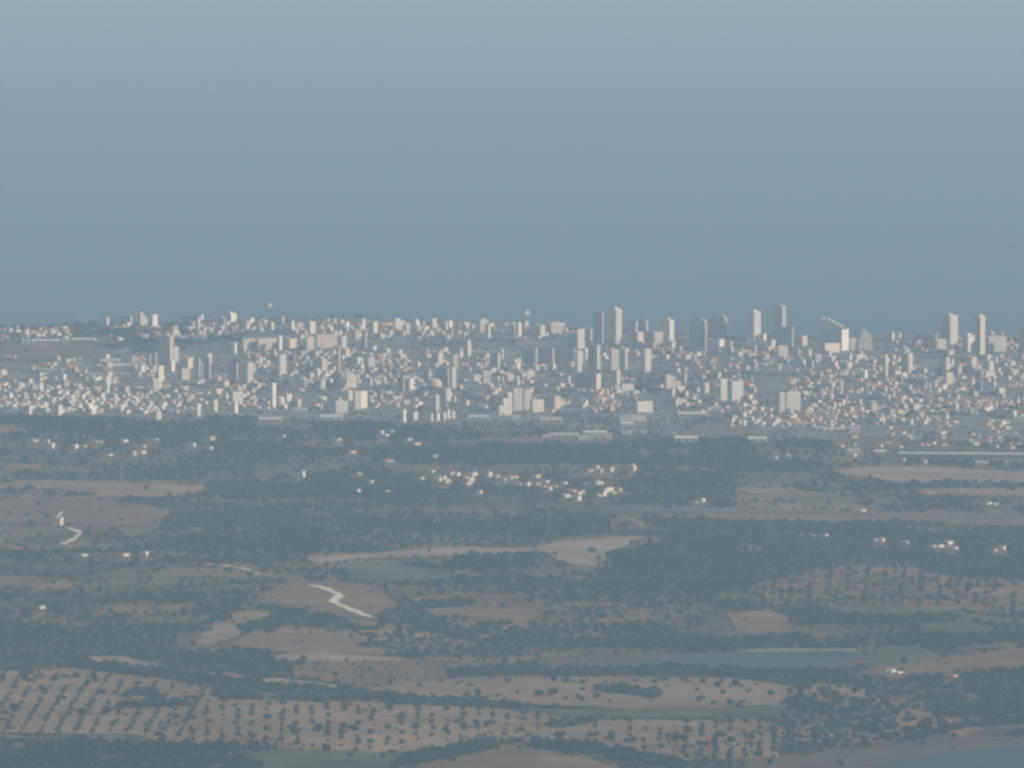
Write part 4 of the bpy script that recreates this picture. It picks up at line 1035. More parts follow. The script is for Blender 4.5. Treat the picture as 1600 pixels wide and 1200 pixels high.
hall(1327, 1343, 668, 675, 'white', 'white shed right of its twin before the dark plain', depth=30)
hall(1275, 1288, 667, 672, 'white', 'small white shed at the left of the twin sheds', depth=20)
hall(1367, 1385, 704, 708, 'white', 'low white shed left of the very long white shed', depth=30)
hall(1324, 1343, 702, 708, 'white', 'pale glass like shed near the red roofed houses', depth=30)
hall(1525, 1545, 722, 725, 'white', 'thin white shed below the very long white shed', depth=20)
hall(1570, 1576, 722, 725, 'white', 'tiny white shed at the right under the very long shed', depth=12)
hall(1280, 1330, 812, 815, 'pale', 'flat grey shed at the motorway verge', 'roofgrey', depth=14) if False else None
# the very long white shed: it stands a little turned, so its right end is nearer
p0 = G(1405, 712); p1 = G(1640, 718)
L_ = math.hypot(p1[0] - p0[0], p1[1] - p0[1]); an = math.atan2(p1[1] - p0[1], p1[0] - p0[0])
t = thing('shed', 'very long low shed with a bright white roof over a dark open front', 'shed', ((p0[0] + p1[0]) / 2, (p0[1] + p1[1]) / 2 + 9, min(p0[2], p1[2])), an)
MB().box(-L_ / 2, L_ / 2, 1.5, 12, -3, 5.0).build('wall', 'w_dark', t)
MB().prism([(-L_ / 2 - .6, 5.02), (L_ / 2 + .6, 5.02), (L_ / 2 + .6, 7.4), (-L_ / 2 - .6, 7.4)], -10, 13).build('roof', 'w_white', t)
pm = MB().box(-.4, .4, -9, -8.2, -3, 5.0).mesh('post', 'w_pale')
for i in range(60): CLEAR.append((p0[0] + (p1[0] - p0[0]) * i / 59, p0[1] + (p1[1] - p0[1]) * i / 59, 4.0))
for i in range(24): link('post', pm, t, (-L_ / 2 + (i + .5) * L_ / 24, 0, 0))

# ---- landmarks with a shape of their own
def dome(x0, x1, yt, yb, mat, label):
    x, y, z = G((x0 + x1) / 2, yb); s = math.hypot(y, CAM_H) / FPX
    r = (x1 - x0) / 2 * s; H = (yb - yt) * s
    t = thing('domed_hall', label, 'domed hall', (x, y + r, z))
    MB().lathe([(r * .98, -3), (r * .98, H * .3)], 28).build('wall', 'w_tan', t)
    prof = [(r * 1.01 * math.cos(a) ** .8, H * .3 + .02 + H * .7 * math.sin(a) ** .85) for a in np.linspace(0, 1.50, 9)]
    d = MB().lathe(prof, 28).build('roof', mat, t)
    rb = MB()
    for k in range(10):
        a = k * math.pi / 5
        for i in range(8):
            (r0, z0), (r1, z1) = prof[i], prof[i + 1]
            rb.bar((r0 * math.cos(a), r0 * math.sin(a), z0), (r1 * math.cos(a), r1 * math.sin(a), z1), .35)
    tag(rb.build('rib', 'w_cream', t), kind='stuff')
dome(520, 557, 581, 606, 'w_dome', 'large grey dome with a sunlit golden right flank')
dome(667, 690, 592, 609, 'w_pink', 'smaller pinkish dome among shaded towers')

def round_top(x0, x1, yt, yb, col, label):
    base, a, b, H, rz = frame(x0, x1, yt, yb, 'R', .09)
    t = thing('tower_block', label, 'tower block', base, rz)
    r = a * .28
    prof = [(-a / 2, -3), (a / 2, -3), (a / 2, H - r)] + [(a / 2 * math.cos(q) if False else a / 2 - r + r * math.cos(q), H - r + r * math.sin(q)) for q in np.linspace(.2, math.pi / 2, 6)] + \
           [(-a / 2 + r - r * math.sin(q), H - r + r * math.cos(q)) for q in np.linspace(0, math.pi / 2, 6)]
    MB().prism(prof, -b / 2, b / 2).build('wall', 'w_' + col, t)
    windows(t, a, b, H - r, 3.1)
    MB().box(-a * .15, a * .15, -b * .2, b * .2, H - .4, H + 2.2).build('lift_housing', 'w_' + col, t)
round_top(1077, 1104.5, 498, 550, 'grey', 'shaded tower with rounded shoulders, left one of two alike')
round_top(1109, 1136, 493, 532, 'grey', 'shaded tower with rounded shoulders and sunlit rim, right one of two alike')

# hotel whose roof slopes down to the right
base, a, b, H, rz = frame(1279, 1327, 498, 548, 'R', .24)
t = thing('hotel', 'hotel slab whose roof slopes down to a bright blank right wall', 'hotel', base, rz)
MB().prism([(-a / 2, -3), (a / 2, -3), (a / 2, H * .66), (-a / 2 + a * .2, H * .98), (-a / 2, H)], -b / 2, b / 2).build('wall', 'w_white', t)
MB().box(-a / 2 + a * .08, -a / 2 + a * .19, -b / 2 - 2.2, -b / 2 - .02, -3, H + 2).build('stair_tower', 'w_white', t)
MB().prism([(a / 2 + .4, H * .66 + .05), (a / 2 + .4, H * .66 + .9), (-a / 2 + a * .2, H * .98 + .9), (-a / 2 + a * .2, H * .98 + .05)], -b / 2 - .4, b / 2 + .4).build('roof', 'w_slate', t)
for i in range(4):
    u = .30 + .17 * i
    MB().box(-a / 2 + a * u, -a / 2 + a * (u + .03), -b * .12, b * .12, H * (.98 - .40 * (u - .2)) - 1.5, H * (.98 - .40 * (u - .2)) + 2.6).build('roof_light', 'w_white', t)
mb = MB()
for k in range(int(H * .66 / 3.2)): mb.quad((-a * .25, -b / 2 - .12, k * 3.2 + 1), (a * .46, -b / 2 - .12, k * 3.2 + 1), (a * .46, -b / 2 - .12, k * 3.2 + 2.3), (-a * .25, -b / 2 - .12, k * 3.2 + 2.3))
tag(mb.build('window_rows', 'glass', t), kind='stuff')

# sail shaped block: a curved stack of white balconies that narrows to a point
base, a, b, H, rz = frame(1340, 1361.5, 515, 548, 'L', .14)
t = thing('apartment_block', 'sail shaped block of curved white balconies narrowing to a point', 'apartment block', base, rz * .55)
def sail_edge(u):                                        # left and right edge at height u of the block
    left = -a / 2 + a * .34 * max(0, (u - .42) / .58)
    right = a / 2 - a * .52 * max(0, (u - .45) / .55) ** 1.9
    return left, max(left + 1.5, right)
prof_r = [(sail_edge(u)[1] - 1.0, H * u) for u in np.linspace(0, 1, 11)]; prof_l = [(sail_edge(u)[0] + .8, H * u) for u in np.linspace(1, 0, 11)]
MB().prism([(-a / 2 + .8, -3), (a / 2 - 1, -3)] + prof_r[1:] + prof_l[:-1], -b / 2, b / 2).build('wall', 'w_dark', t)
n = 8
for k in range(n + 1):
    u = (k + .2) / (n + .6); l, r_ = sail_edge(u)
    q = MB().prism([(l, 0), (r_, 0), (r_, 1.9), (l, 1.9)], -b / 2 - 2.4, -b / 2 + 1); q.build('balcony', 'w_white', t, (0, 0, H * u))
MB().box(-a / 2 - a * .55, -a / 2 + .5, -b / 4, b / 2, -3, H * .6).build('wing', 'w_pale', t)
for k in range(1, 6): MB().box(-a / 2 - a * .53, -a / 2 + .3, -b / 4 - 1.3, -b / 4 - .02, 0, .8).build('balcony', 'w_white', t, (0, 0, H * .62 * k / 6 + .8))

# water tower, drum, masts
x, y, z = G(502, 641); s = math.hypot(y, CAM_H) / FPX
t = thing('water_tower', 'white mushroom shaped water tower at the front of the town', 'water tower', (x, y, z))
H = 22 * s
MB().lathe([(2.2, -3), (1.7, H * .35), (1.9, H * .55)], 14).build('stem', 'w_white', t)
MB().lathe([(1.9, H * .55), (8.2 * s * .95, H * .72), (8.4 * s, H * .76), (8.4 * s, H * .95)], 20).build('tank', 'w_white', t)
MB().lathe([(8.7 * s, H * .95 + .02), (7.4 * s, H * .985), (2.0, H * 1.01)], 20).build('roof', 'roofwhite', t)
x, y, z = G(437, 637); s = math.hypot(y, CAM_H) / FPX
t = thing('silo', 'round cream drum right of the slim bright tower', 'silo', (x, y + 7, z))
MB().lathe([(7.6 * s, -3), (7.6 * s, 14 * s)], 24).build('wall', 'w_cream', t)
MB().lathe([(7.8 * s, 14 * s + .02), (6.2 * s, 16 * s), (2 * s, 17.2 * s)], 24).build('roof', 'w_cream', t)
for (mx, y0, y1, r, lb) in ((597.5, 607, 627, .9, 'white chimney like mast in the middle of the town'), (1170, 520, 540, .55, 'thin mast left of the white banded tower'), (122, 490, 497, .5, 'thin beacon mast on the far left headland')):
    x, y, z = G(mx, y1); s = math.hypot(y, CAM_H) / FPX; H = (y1 - y0) * s
    t = thing('mast', lb, 'mast', (x, y, z))
    MB().lathe([(r * 1.5, -2), (r, H * .5), (r * .8, H)], 10).build('shaft', 'w_white', t)
    MB().lathe([(r * 1.6, H + .02), (r * 1.6, H + .5)], 10).build('cap', 'steel', t)

# dam of the upper reservoir
q0 = G(1160, 1021); q1 = G(1342, 1019.5)
L_ = math.hypot(q1[0] - q0[0], q1[1] - q0[1]); an = math.atan2(q1[1] - q0[1], q1[0] - q0[0])
t = thing('dam', 'low stone faced dam closing the upper reservoir', 'dam', ((q0[0] + q1[0]) / 2, (q0[1] + q1[1]) / 2 + 8, LAKES[0][4]), an)
MB().prism([(-L_ / 2, -4), (L_ / 2, -4), (L_ / 2 - 4, 3.2), (-L_ / 2 + 4, 3.2)], -3, 6).build('wall', 'stone', t)
pm = MB().box(-1.6, 1.6, -3.4, -2.6, 0, .9).mesh('parapet', 'stone')
nb = int(L_ / 5)
for i in range(nb):
    if i % 5 != 3: link('parapet', pm, t, (-L_ / 2 + 5 + i * (L_ - 10) / nb, 0, 3.22))
bl = MB()
for i in range(140): 
    u = R.uniform(-L_ / 2, L_ / 2); w = R.uniform(.4, 1.1); bl.box(u, u + w * 1.6, -3.9 - R.uniform(0, 2.5), -3.0, R.uniform(-1, .6), R.uniform(.8, 2.0))
tag(bl.build('riprap', 'stone', t), kind='stuff')

# pylons of the power line
def pylon(px_, yt, yb, label):
    x, y, z = G(px_, yb); s = math.hypot(y, CAM_H) / FPX; H = (yb - yt) * s
    t = thing('electricity_pylon', label, 'pylon', (x, y, z), R.uniform(-.3, .3), 'pylons of the power line')
    w = H * .085; th = .15
    lm = {}
    for sx_, sy_ in ((1, 1), (1, -1), (-1, 1), (-1, -1)): MB().bar((sx_ * w, sy_ * w, -1), (sx_ * .5, sy_ * .5, H), th, th * .6).build('leg', 'steel', t)
    br = MB()
    for k in range(7):
        z0, z1 = H * k / 7, H * (k + 1) / 7
        r0, r1 = w + (.5 - w) * k / 7, w + (.5 - w) * (k + 1) / 7
        for q in (1, -1):
            br.bar((-r0, q * r0, z0), (r1, q * r1, z1), .07); br.bar((r0, q * r0, z0), (-r1, q * r1, z1), .07)
            br.bar((q * r0, -r0, z0), (q * r1, r1, z1), .07)
    tag(br.build('bracing', 'steel', t), kind='stuff')
    for hz_ in (.72, .84, .95): MB().bar((-H * .12 * (1.25 - abs(hz_ - .84)), 0, H * hz_), (H * .12 * (1.25 - abs(hz_ - .84)), 0, H * hz_), .13).build('crossarm', 'steel', t)
for a_ in ((1203, 793, 849, 'tallest lattice pylon beside the motorway'), (796, 832, 882, 'faint lattice pylon above the dark wood in the centre'), (1156, 960, 1022, 'lattice pylon at the left end of the dam'), (858, 800, 838, 'small lattice pylon behind the wood in the centre')):
    pylon(*a_)

# boats on the hazy sea
def sailboat(px_, yt, yb, label):
    x, y = flat_hit(px_, yb, 0.0); x, y = float(x), float(y); s = math.hypot(y, CAM_H) / FPX; H = (yb - yt) * s
    t = thing('sailing_boat', label, 'sailing boat', (x, y, 0), .35, 'sailing boats off the coast')
    hl = H * .8
    h = MB(); st = []
    for u, wd in ((-.5, .09), (-.2, .13), (.15, .125), (.38, .07), (.5, .008)):
        st.append([(hl * u, -hl * wd, H * .1), (hl * u, 0, -H * .03), (hl * u, hl * wd, H * .1)])
    for i in range(4):
        for j in range(2): h.quad(st[i][j], st[i + 1][j], st[i + 1][j + 1], st[i][j + 1])
        h.quad(st[i][2], st[i + 1][2], st[i + 1][0], st[i][0])
    h.quad(*st[0]); h.build('hull', 'hull', t)
    MB().bar((hl * .08, 0, H * .08), (hl * .08, 0, H), .12, .07).build('mast', 'steel', t)
    MB().prism([(-hl * .42, H * .17), (hl * .06, H * .17), (hl * .06, H * .97), (-hl * .1, H * .62)], -.08, .08).build('mainsail', 'sail', t)
    MB().prism([(hl * .11, H * .15), (hl * .47, H * .12), (hl * .11, H * .85)], -.06, .06).build('jib', 'sail', t)
sailboat(824, 482, 492, 'white sailing boat on the sea above the mid skyline')
sailboat(422, 471, 480, 'small faint sailing boat on the sea, farther left')
# ------------------------------------------------------------------ houses
def house_proto(i):
    """(wall, roof) meshes of a small house about 10 m wide; several plans."""
    q = random.Random(900 + i)
    kind = ('flat', 'flat', 'step', 'gable', 'hip', 'flat', 'step', 'hip')[i]
    w, d, h = q.uniform(4.4, 5.6), q.uniform(3.8, 5.0), q.uniform(5.2, 6.6)
    wl = MB(); rf = MB()
    if kind in ('flat', 'step'):
        wl.box(-w, w, -d, d, -3, h)
        for bx in ((-w, w, -d, -d + .25), (-w, w, d - .25, d), (-w, -w + .25, -d + .25, d - .25), (w - .25, w, -d + .25, d - .25)): wl.box(*bx, h, h + .7)
        if kind == 'step': wl.box(-w * .2, w - .3, -d * .3, d - .3, h + .03, h + 2.7)
        rf.box(-w + .26, (w - .26) if kind == 'flat' else -w * .22, -d + .26, d - .26, h + .02, h + .16)
    else:
        wl.box(-w, w, -d, d, -3, h * .75)
        e, hh, r = .5, h * .75 + .02, 1.9
        P = [(-w - e, -d - e, hh), (w + e, -d - e, hh), (w + e, d + e, hh), (-w - e, d + e, hh)]
        k = d * .8 if kind == 'hip' else -e
        a0, a1 = (-w + k, 0, hh + r), (w - k, 0, hh + r)
        rf.quad(P[0], P[1], a1, a0); rf.quad(P[1], P[2], a1); rf.quad(P[2], P[3], a0, a1); rf.quad(P[3], P[0], a0); rf.quad(P[3], P[2], P[1], P[0])
    d_ = .06
    for fx in (-w * .55, w * .1, w * .62): wl_ = 0
    wn = MB()
    for z0 in ((1.0, 3.8) if h * .75 > 4.6 or kind in ('flat', 'step') else (1.0,)):
        for fx in (-w * .6, 0, w * .6):
            wn.quad((fx - .55, -d - d_, z0), (fx + .55, -d - d_, z0), (fx + .55, -d - d_, z0 + 1.2), (fx - .55, -d - d_, z0 + 1.2))
        for fy in (-d * .45, d * .45):
            wn.quad((w + d_, fy - .5, z0), (w + d_, fy + .5, z0), (w + d_, fy + .5, z0 + 1.2), (w + d_, fy - .5, z0 + 1.2))
    return kind, wl, rf, wn
HP = [house_proto(i) for i in range(8)]
HM = {}
def house_meshes(i, col):
    if (i, col) not in HM:
        kind, wl, rf, wn = HP[i]
        HM[(i, col)] = (wl.mesh('house_wall', 'w_' + col), rf.mesh('house_roof', 'roofwhite' if kind in ('flat', 'step') else 'tile'), wn.mesh('house_windows', 'glass'))
    return HM[(i, col)]
LOOK = {'flat': 'flat roofed', 'step': 'stepped flat roofed', 'gable': 'gabled red roofed', 'hip': 'red roofed'}
CN = {'white': 'white', 'cream': 'cream', 'pink': 'pinkish', 'tan': 'tan', 'pale': 'pale'}
LM = {(502, 630): 'the mushroom water tower', (538, 593): 'the large grey dome', (678, 600): 'the pink dome', (961, 511): 'the brightest cream tower', (1217, 505): 'the highest dark tower', (1178, 510): 'the white banded tower',
      (1303, 523): 'the sloping roofed hotel', (1350, 532): 'the sail shaped block', (1232, 629): 'the big grid fronted block', (1142, 610): 'the twin white towers', (800, 628): 'the large stepped white block', (258, 548): 'the tall tan tower',
      (383, 583): 'the tan tower with bright edge', (427, 618): 'the slim bright tower', (562, 626): 'the cream twin block', (670, 650): 'the housing row', (416, 539): 'the long cream row', (508, 535): 'the wide pink block',
      (1531, 525): 'the slender tall tower', (1483, 518): 'the banded pinkish tower', (1106, 520): 'the round topped towers', (857, 558): 'the shaded slabs', (918, 595): 'the wide brownish block', (1384, 575): 'the slim tan tower',
      (1417, 568): 'the gold edged tower', (225, 498): 'the white stepped skyline block', (628, 507): 'the cascading stepped block', (457, 512): 'the slim white shaft', (755, 512): 'the pink capped tower', (1050, 598): 'the pinkish stepped block',
      (1530, 605): 'the dark box building', (597, 617): 'the chimney like mast', (1482, 590): 'the cream block on the right', (1010, 565): 'the white banded tower under the pink block'}
def near(a_, b_):
    # where a building stands, told by the nearest landmark of the town
    (lx, ly), nm = min(LM.items(), key=lambda q: math.hypot(q[0][0] - a_, 1.6 * (q[0][1] - b_)))
    dx, dy = a_ - lx, b_ - ly; c = 'close ' if math.hypot(dx, dy) < 24 else ''
    if abs(dx) > 1.3 * abs(dy): return c + ('right of ' if dx > 0 else 'left of ') + nm
    return c + ('in front of ' if dy > 0 else 'behind ') + nm
def zone(a_, b_, x0, x1, y0, y1):
    return ', ' + ('back' if b_ < y0 + (y1 - y0) / 3 else 'front' if b_ > y1 - (y1 - y0) / 3 else 'middle') + ' ' + ('left' if a_ < x0 + (x1 - x0) / 3 else 'right' if a_ > x1 - (x1 - x0) / 3 else 'centre')
def house(px_, py_, label, group, wpx, hpx, i=None, col='white', rz=None, where=None):
    x, y, z = G(px_, py_); s = math.hypot(y, CAM_H) / FPX
    i = R.randrange(8) if i is None else i
    if label is None: label = CN[col] + ' ' + LOOK[HP[i][0]] + ' house' + where
    rz = R.choice((-.5, -.35, -.4, .45, .7, -.8) if px_ < 300 or py_ > 670 else (-.5, -.4, -.35, -.3, .5)) + R.uniform(-.12, .12) if rz is None else rz
    t = thing('house', label, 'house', (x, y, z), rz, group)
    CLEAR.append((x, y, wpx * s * .6))
    t.scale = (wpx * s / 11.5, R.uniform(8, 12) / 9.0, hpx * s / 6.3)
    a, b, c = house_meshes(i, col)
    link('wall', a, t); link('roof', b, t); tag(link('window_rows', c, t), kind='stuff')

VILLAGE = [(674, 738), (657, 749), (691, 750), (698, 755), (684, 752), (707, 742), (714, 744), (728, 749), (739, 744), (734, 753), (764, 745), (775, 746), (799, 748), (787, 751), (793, 747), (811, 759), (826, 765), (822, 761),
           (840, 758), (853, 755), (848, 762), (856, 766), (871, 764), (866, 762), (881, 756), (890, 768), (903, 773), (901, 782), (908, 770), (914, 758), (921, 758), (935, 758), (942, 775), (934, 776), (952, 768), (966, 767), (957, 771),
           (961, 764), (884, 777), (748, 772), (838, 747), (895, 770), (947, 770), (804, 747), (732, 757)]
for k, (a_, b_) in enumerate(VILLAGE):
    house(a_, b_, None, 'houses of the village in the wood', R.uniform(7, 12), R.uniform(4, 6.5), i=R.choice((0, 2, 3, 4, 4, 7, 7)), col=R.choice(('white', 'white', 'cream', 'cream')), where=zone(a_, b_, 655, 968, 736, 784) + ' of the village in the wood')
for a_, b_, w_, h_, i_, c_, lb in (
    (931, 733, 5, 5.5, 0, 'white', 'small bright cube house at the left of four above the village'), (938, 738, 6, 5.5, 1, 'white', 'second bright house of four above the village'),
    (954, 737, 6, 5, 2, 'white', 'third house of four above the village, beside dull roofs'), (988, 735, 6.5, 8, 2, 'cream', 'tall cream house alone right of the four above the village'),
    (920, 736, 12, 4, 4, 'tan', 'dull red roofed house left of the four bright ones'),
    (471, 746, 9, 8, 2, 'white', 'bright white house alone left of the village in the wood'), (560, 742, 10, 5, 4, 'pink', 'red roofed house among trees left of the village'),
    (580, 755, 6, 4, 0, 'white', 'small white cube in the wood left of the village'), (561, 769, 4.5, 4.5, 0, 'white', 'lone bright white hut below the red roofed house'), (605, 770, 5, 3, 0, 'white', 'faint white hut right of the lone bright hut'),
    (595, 679, 8, 6, 0, 'white', 'white house at the wood edge under the housing row'), (603, 681, 6, 4, 4, 'white', 'red roofed annex right of the white wood edge house'), (612, 675, 8, 2.5, 1, 'white', 'low white roof behind the wood edge house'),
    (550, 708, 12, 5, 3, 'white', 'white gabled house in the wood below the long pale sheds'), (651, 695, 7, 5, 4, 'white', 'red roofed white house in the wood under the housing row'), (607, 721, 14, 4, 4, 'white', 'long red roofed farmhouse in the middle of the wood'),
    (441, 683, 4, 3.5, 0, 'white', 'tiny white hut in the wood on the left'), (529, 688, 7, 4, 3, 'pale', 'pale gabled hut in the wood left of centre'), (639, 688, 8, 2.5, 1, 'pale', 'low pale roof in the wood right of centre'), (680, 715, 4, 3.5, 0, 'white', 'tiny white hut far above the village'),
    (54, 690, 12, 3, 1, 'pale', 'long pale roof at the left of the hamlet under the old town'), (72, 692, 10, 4, 2, 'white', 'white house on the arc of the hamlet under the old town'), (81, 700, 6, 7, 0, 'white', 'tall white wall house ending the arc of the hamlet'),
    (116, 701, 9, 5, 2, 'white', 'white house in the middle of the hamlet under the old town'), (129, 698, 13, 3, 4, 'white', 'long red roofed house right of the hamlet\'s middle'), (147, 691, 13, 3.5, 4, 'pink', 'pinkish long roof in the hamlet under the old town'),
    (158, 692, 8, 2.5, 1, 'pale', 'faint low roof at the right of the hamlet'), (196, 691, 4, 3.5, 0, 'white', 'tiny white hut between hamlet and thin white roof'), (210, 712, 7, 6, 0, 'white', 'bright white cube beside an orange house below the hamlet'),
    (222, 709, 12, 7, 4, 'cream', 'orange red roofed house beside a bright white cube'), (221, 699, 12, 6, 7, 'tan', 'tan house above the orange red roofed one'), (240, 688, 16, 2.2, 1, 'white', 'thin white roof in the wood right of the hamlet'),
    (299, 698, 12, 4.5, 2, 'white', 'slanting white roofed house in the wood, left of a red house'), (330, 687, 11, 7, 7, 'pink', 'reddish house alone in the wood'), (328, 702, 7, 4, 0, 'white', 'small white house under the reddish one'), (170, 712, 10, 4, 3, 'white', 'white gabled house at the foot of the hamlet'),
    (1376, 846, 12, 7, 7, 'white', 'largest red roofed white house in the row above the hillside orchard'), (1368, 846, 7, 4, 0, 'pale', 'pale annex left of the largest white house in the row'), (1409, 848, 8, 4.5, 4, 'white', 'red roofed half of the second house pair in the row'),
    (1415, 850, 7, 4.5, 0, 'white', 'white half of the second house pair in the row'), (1460, 855, 11, 2.5, 1, 'white', 'thin white roof in the middle of the house row'), (1470, 855, 5, 3.5, 0, 'white', 'small white hut right of the thin roof in the row'),
    (1483, 851, 7, 5, 0, 'white', 'upper white house of the third group in the row'), (1484, 857, 16, 3.5, 4, 'white', 'long low house at the foot of the third group in the row'), (1493, 858, 5, 3, 0, 'white', 'white hut ending the third group in the row'),
    (1554, 861, 8, 5, 4, 'white', 'red roofed white house at the right end of the row'), (1566, 859, 8, 5, 0, 'white', 'bright white house last in the row'), (1290, 837, 6, 3.5, 3, 'white', 'white hut in the dark wood left of the house row'), (1270, 837, 5, 2.5, 4, 'pink', 'reddish hut in the wood left of the house row'),
    (38, 861, 40, 5, 3, 'cream', 'long cream farm building by the scrub at the left border'), (115, 864, 13, 7, 4, 'white', 'white farmhouse with red roof and dark doorway on the heath'), (131, 869, 7, 2.5, 1, 'white', 'tiny white shed below the red roofed farmhouse'),
    (164, 862, 5, 4.5, 0, 'white', 'white cube hut right of the red roofed farmhouse'), (195, 869, 8, 6, 4, 'white', 'white house with dark red roof on the heath'), (228, 868, 8, 5, 2, 'white', 'bright white house at the right end of the heath row'),
    (92, 820, 11, 9, 2, 'cream', 'cream ruin like house beside the pale track on the heath'), (65, 951, 9, 4, 1, 'pale', 'pale hut in the scrub at the left'),
    (1391, 1052, 12, 4.5, 2, 'white', 'bright white house by the green bank of the upper reservoir'), (1404, 1053, 10, 3.5, 1, 'white', 'low white house right of the bright one at the reservoir'), (1486, 1057, 22, 4, 3, 'pink', 'long pinkish farm roof right of the reservoir'),
    (1098, 785, 5, 6, 0, 'white', 'small white house above the motorway on the left'), (1086, 785, 8, 3, 4, 'pale', 'low roof left of the white house above the motorway'), (1555, 789, 8, 3, 1, 'white', 'white flat house near the motorway at the right'), (1546, 788, 4, 2.5, 0, 'white', 'tiny white hut near the motorway at the right'),
    (1345, 799, 14, 3, 1, 'cream', 'low cream building at the motorway edge'), (1450, 772, 20, 4, 4, 'tan', 'long farm building in the thin tan field'), (1335, 714, 4, 4.5, 0, 'white', 'tiny white house left of the very long shed'), (1230, 712, 7, 4, 3, 'white', 'white gabled hut in the dark wood right of centre'),
    (1212, 717, 4, 4, 0, 'white', 'tiny pale hut in the dark wood right of centre'), (1409, 720, 3.5, 3.5, 0, 'white', 'left tiny bright dot house below the very long shed'), (1444, 723, 5, 4, 0, 'white', 'second tiny bright house below the very long shed')):
    house(a_, b_, lb, None, w_, h_, i_, c_)

def spread(x0, x1, y0, y1, n, minx, miny, poly=None):
    out = []; tr = 0
    while len(out) < n and tr < n * 60:
        tr += 1
        a_, b_ = R.uniform(x0, x1), R.uniform(y0, y1)
        if poly and not bool(in_poly(np.array(a_), np.array(b_), poly)): continue
        if any(abs(a_ - c) < minx and abs(b_ - d) < miny for c, d in out): continue
        if any(r[0] - 3 < a_ < r[1] + 3 and -1.2 < b_ - r[3] < 1.2 for r in B): continue
        out.append((a_, b_))
    return out
OLD = [(-30, 603), (40, 602), (75, 612), (150, 618), (200, 628), (275, 628), (285, 640), (230, 648), (100, 646), (0, 640), (-30, 636)]
for a_, b_ in spread(-20, 282, 602, 648, 104, 4.0, 2.0, OLD):
    house(a_, b_, None, 'houses of the old town at the left', R.uniform(4.5, 10), R.uniform(3.5, 7), i=R.choice((0, 1, 2, 5, 6, 0, 2, 4)), col=R.choice(('white', 'white', 'white', 'cream', 'pale')), where=zone(a_, b_, 0, 282, 602, 648) + ' of the dense old town')
RED = [(1280, 676), (1340, 668), (1420, 664), (1500, 668), (1630, 668), (1630, 704), (1500, 703), (1400, 700), (1320, 702), (1285, 696)]
for a_, b_ in spread(1280, 1625, 664, 704, 36, 8, 2.5, RED):
    house(a_, b_, None, 'red roofed houses above the long shed', R.uniform(7, 13), R.uniform(3.5, 5.5), i=R.choice((3, 4, 7, 4, 0)), col=R.choice(('pink', 'cream', 'white', 'tan')), where=zone(a_, b_, 1280, 1620, 664, 704) + ' of the estate above the long shed')
for a_, b_ in spread(1142, 1212, 642, 668, 22, 5, 2.4):
    house(a_, b_, None, 'white houses below the twin towers', R.uniform(6, 11), R.uniform(4, 7), i=R.choice((0, 1, 2, 6)), col=R.choice(('white', 'white', 'cream')), where=zone(a_, b_, 1142, 1212, 642, 668) + ' of the cluster below the twin towers')
SLOPE = [(1048, 572), (1100, 563), (1180, 557), (1185, 580), (1110, 583), (1055, 586)]
for a_, b_ in spread(1048, 1185, 557, 586, 20, 6, 3, SLOPE):
    house(a_, b_, None, 'pinkish houses on the slope', R.uniform(7, 12), R.uniform(5, 8), i=R.choice((3, 4, 0, 6)), col=R.choice(('pink', 'pink', 'white', 'tan')), where=zone(a_, b_, 1048, 1185, 557, 586) + ' of the slope under the round towers')

# apartment blocks that nothing but their quarter tells apart
TAKEN = {r[8]: 'landmark' for r in B}
def quarter(boxes, where, group, cols, hr=(7, 15), wr=(9, 24)):
    for x0, x1, y0, y1, n in boxes:
        for a_, b_ in spread(x0, x1, y0, y1, n, 9, 3):
            c = R.choice(cols); w_ = R.uniform(*wr); h_ = R.uniform(*hr)
            st = R.choice(('R', 'R', 'R', 'R', 'L'))
            lb_ = {'grey': 'grey', **CN}[c] + (' low' if h_ < 9 else ' tall' if h_ > 12 else '') + ' block ' + near(a_, b_)
            while TAKEN.setdefault(lb_, group) != group: lb_ = 'plain ' + lb_
            bld(a_ - w_ / 2, a_ + w_ / 2, b_ - h_, b_, st, R.uniform(.12, .38) if st == 'R' else R.uniform(.12, .35), c, R.choice(('w', 'wp', 'w', 'wt', 'wk')), lb_, 'apartment_block', group=group)
quarter([(390, 560, 556, 600, 14), (440, 620, 600, 640, 11), (720, 800, 560, 606, 8)], 'in the crowded left centre of the town', 'blocks in the left centre', ('white', 'pale', 'pink', 'tan', 'grey', 'grey'))
quarter([(800, 900, 574, 604, 8), (1040, 1200, 585, 640, 12), (860, 980, 612, 640, 6)], 'in the middle of the town', 'blocks in the middle', ('white', 'pale', 'pink', 'grey', 'tan'), (6, 12))
quarter([(250, 780, 512, 528, 26)], 'on the ridge before the sea', 'blocks on the ridge', ('white', 'white', 'cream', 'pale', 'grey', 'pink'), (6, 12), (8, 17))
quarter([(1130, 1250, 548, 576, 10), (1250, 1600, 556, 600, 26), (940, 1200, 542, 556, 12)], 'in the right half of the town', 'blocks in the right half', ('white', 'pale', 'pink', 'tan', 'grey', 'grey'), (6, 13))
quarter([(1290, 1600, 600, 634, 16)], 'among the low houses on the right', 'blocks among houses on the right', ('white', 'white', 'pink', 'pale'), (5, 9), (8, 14))

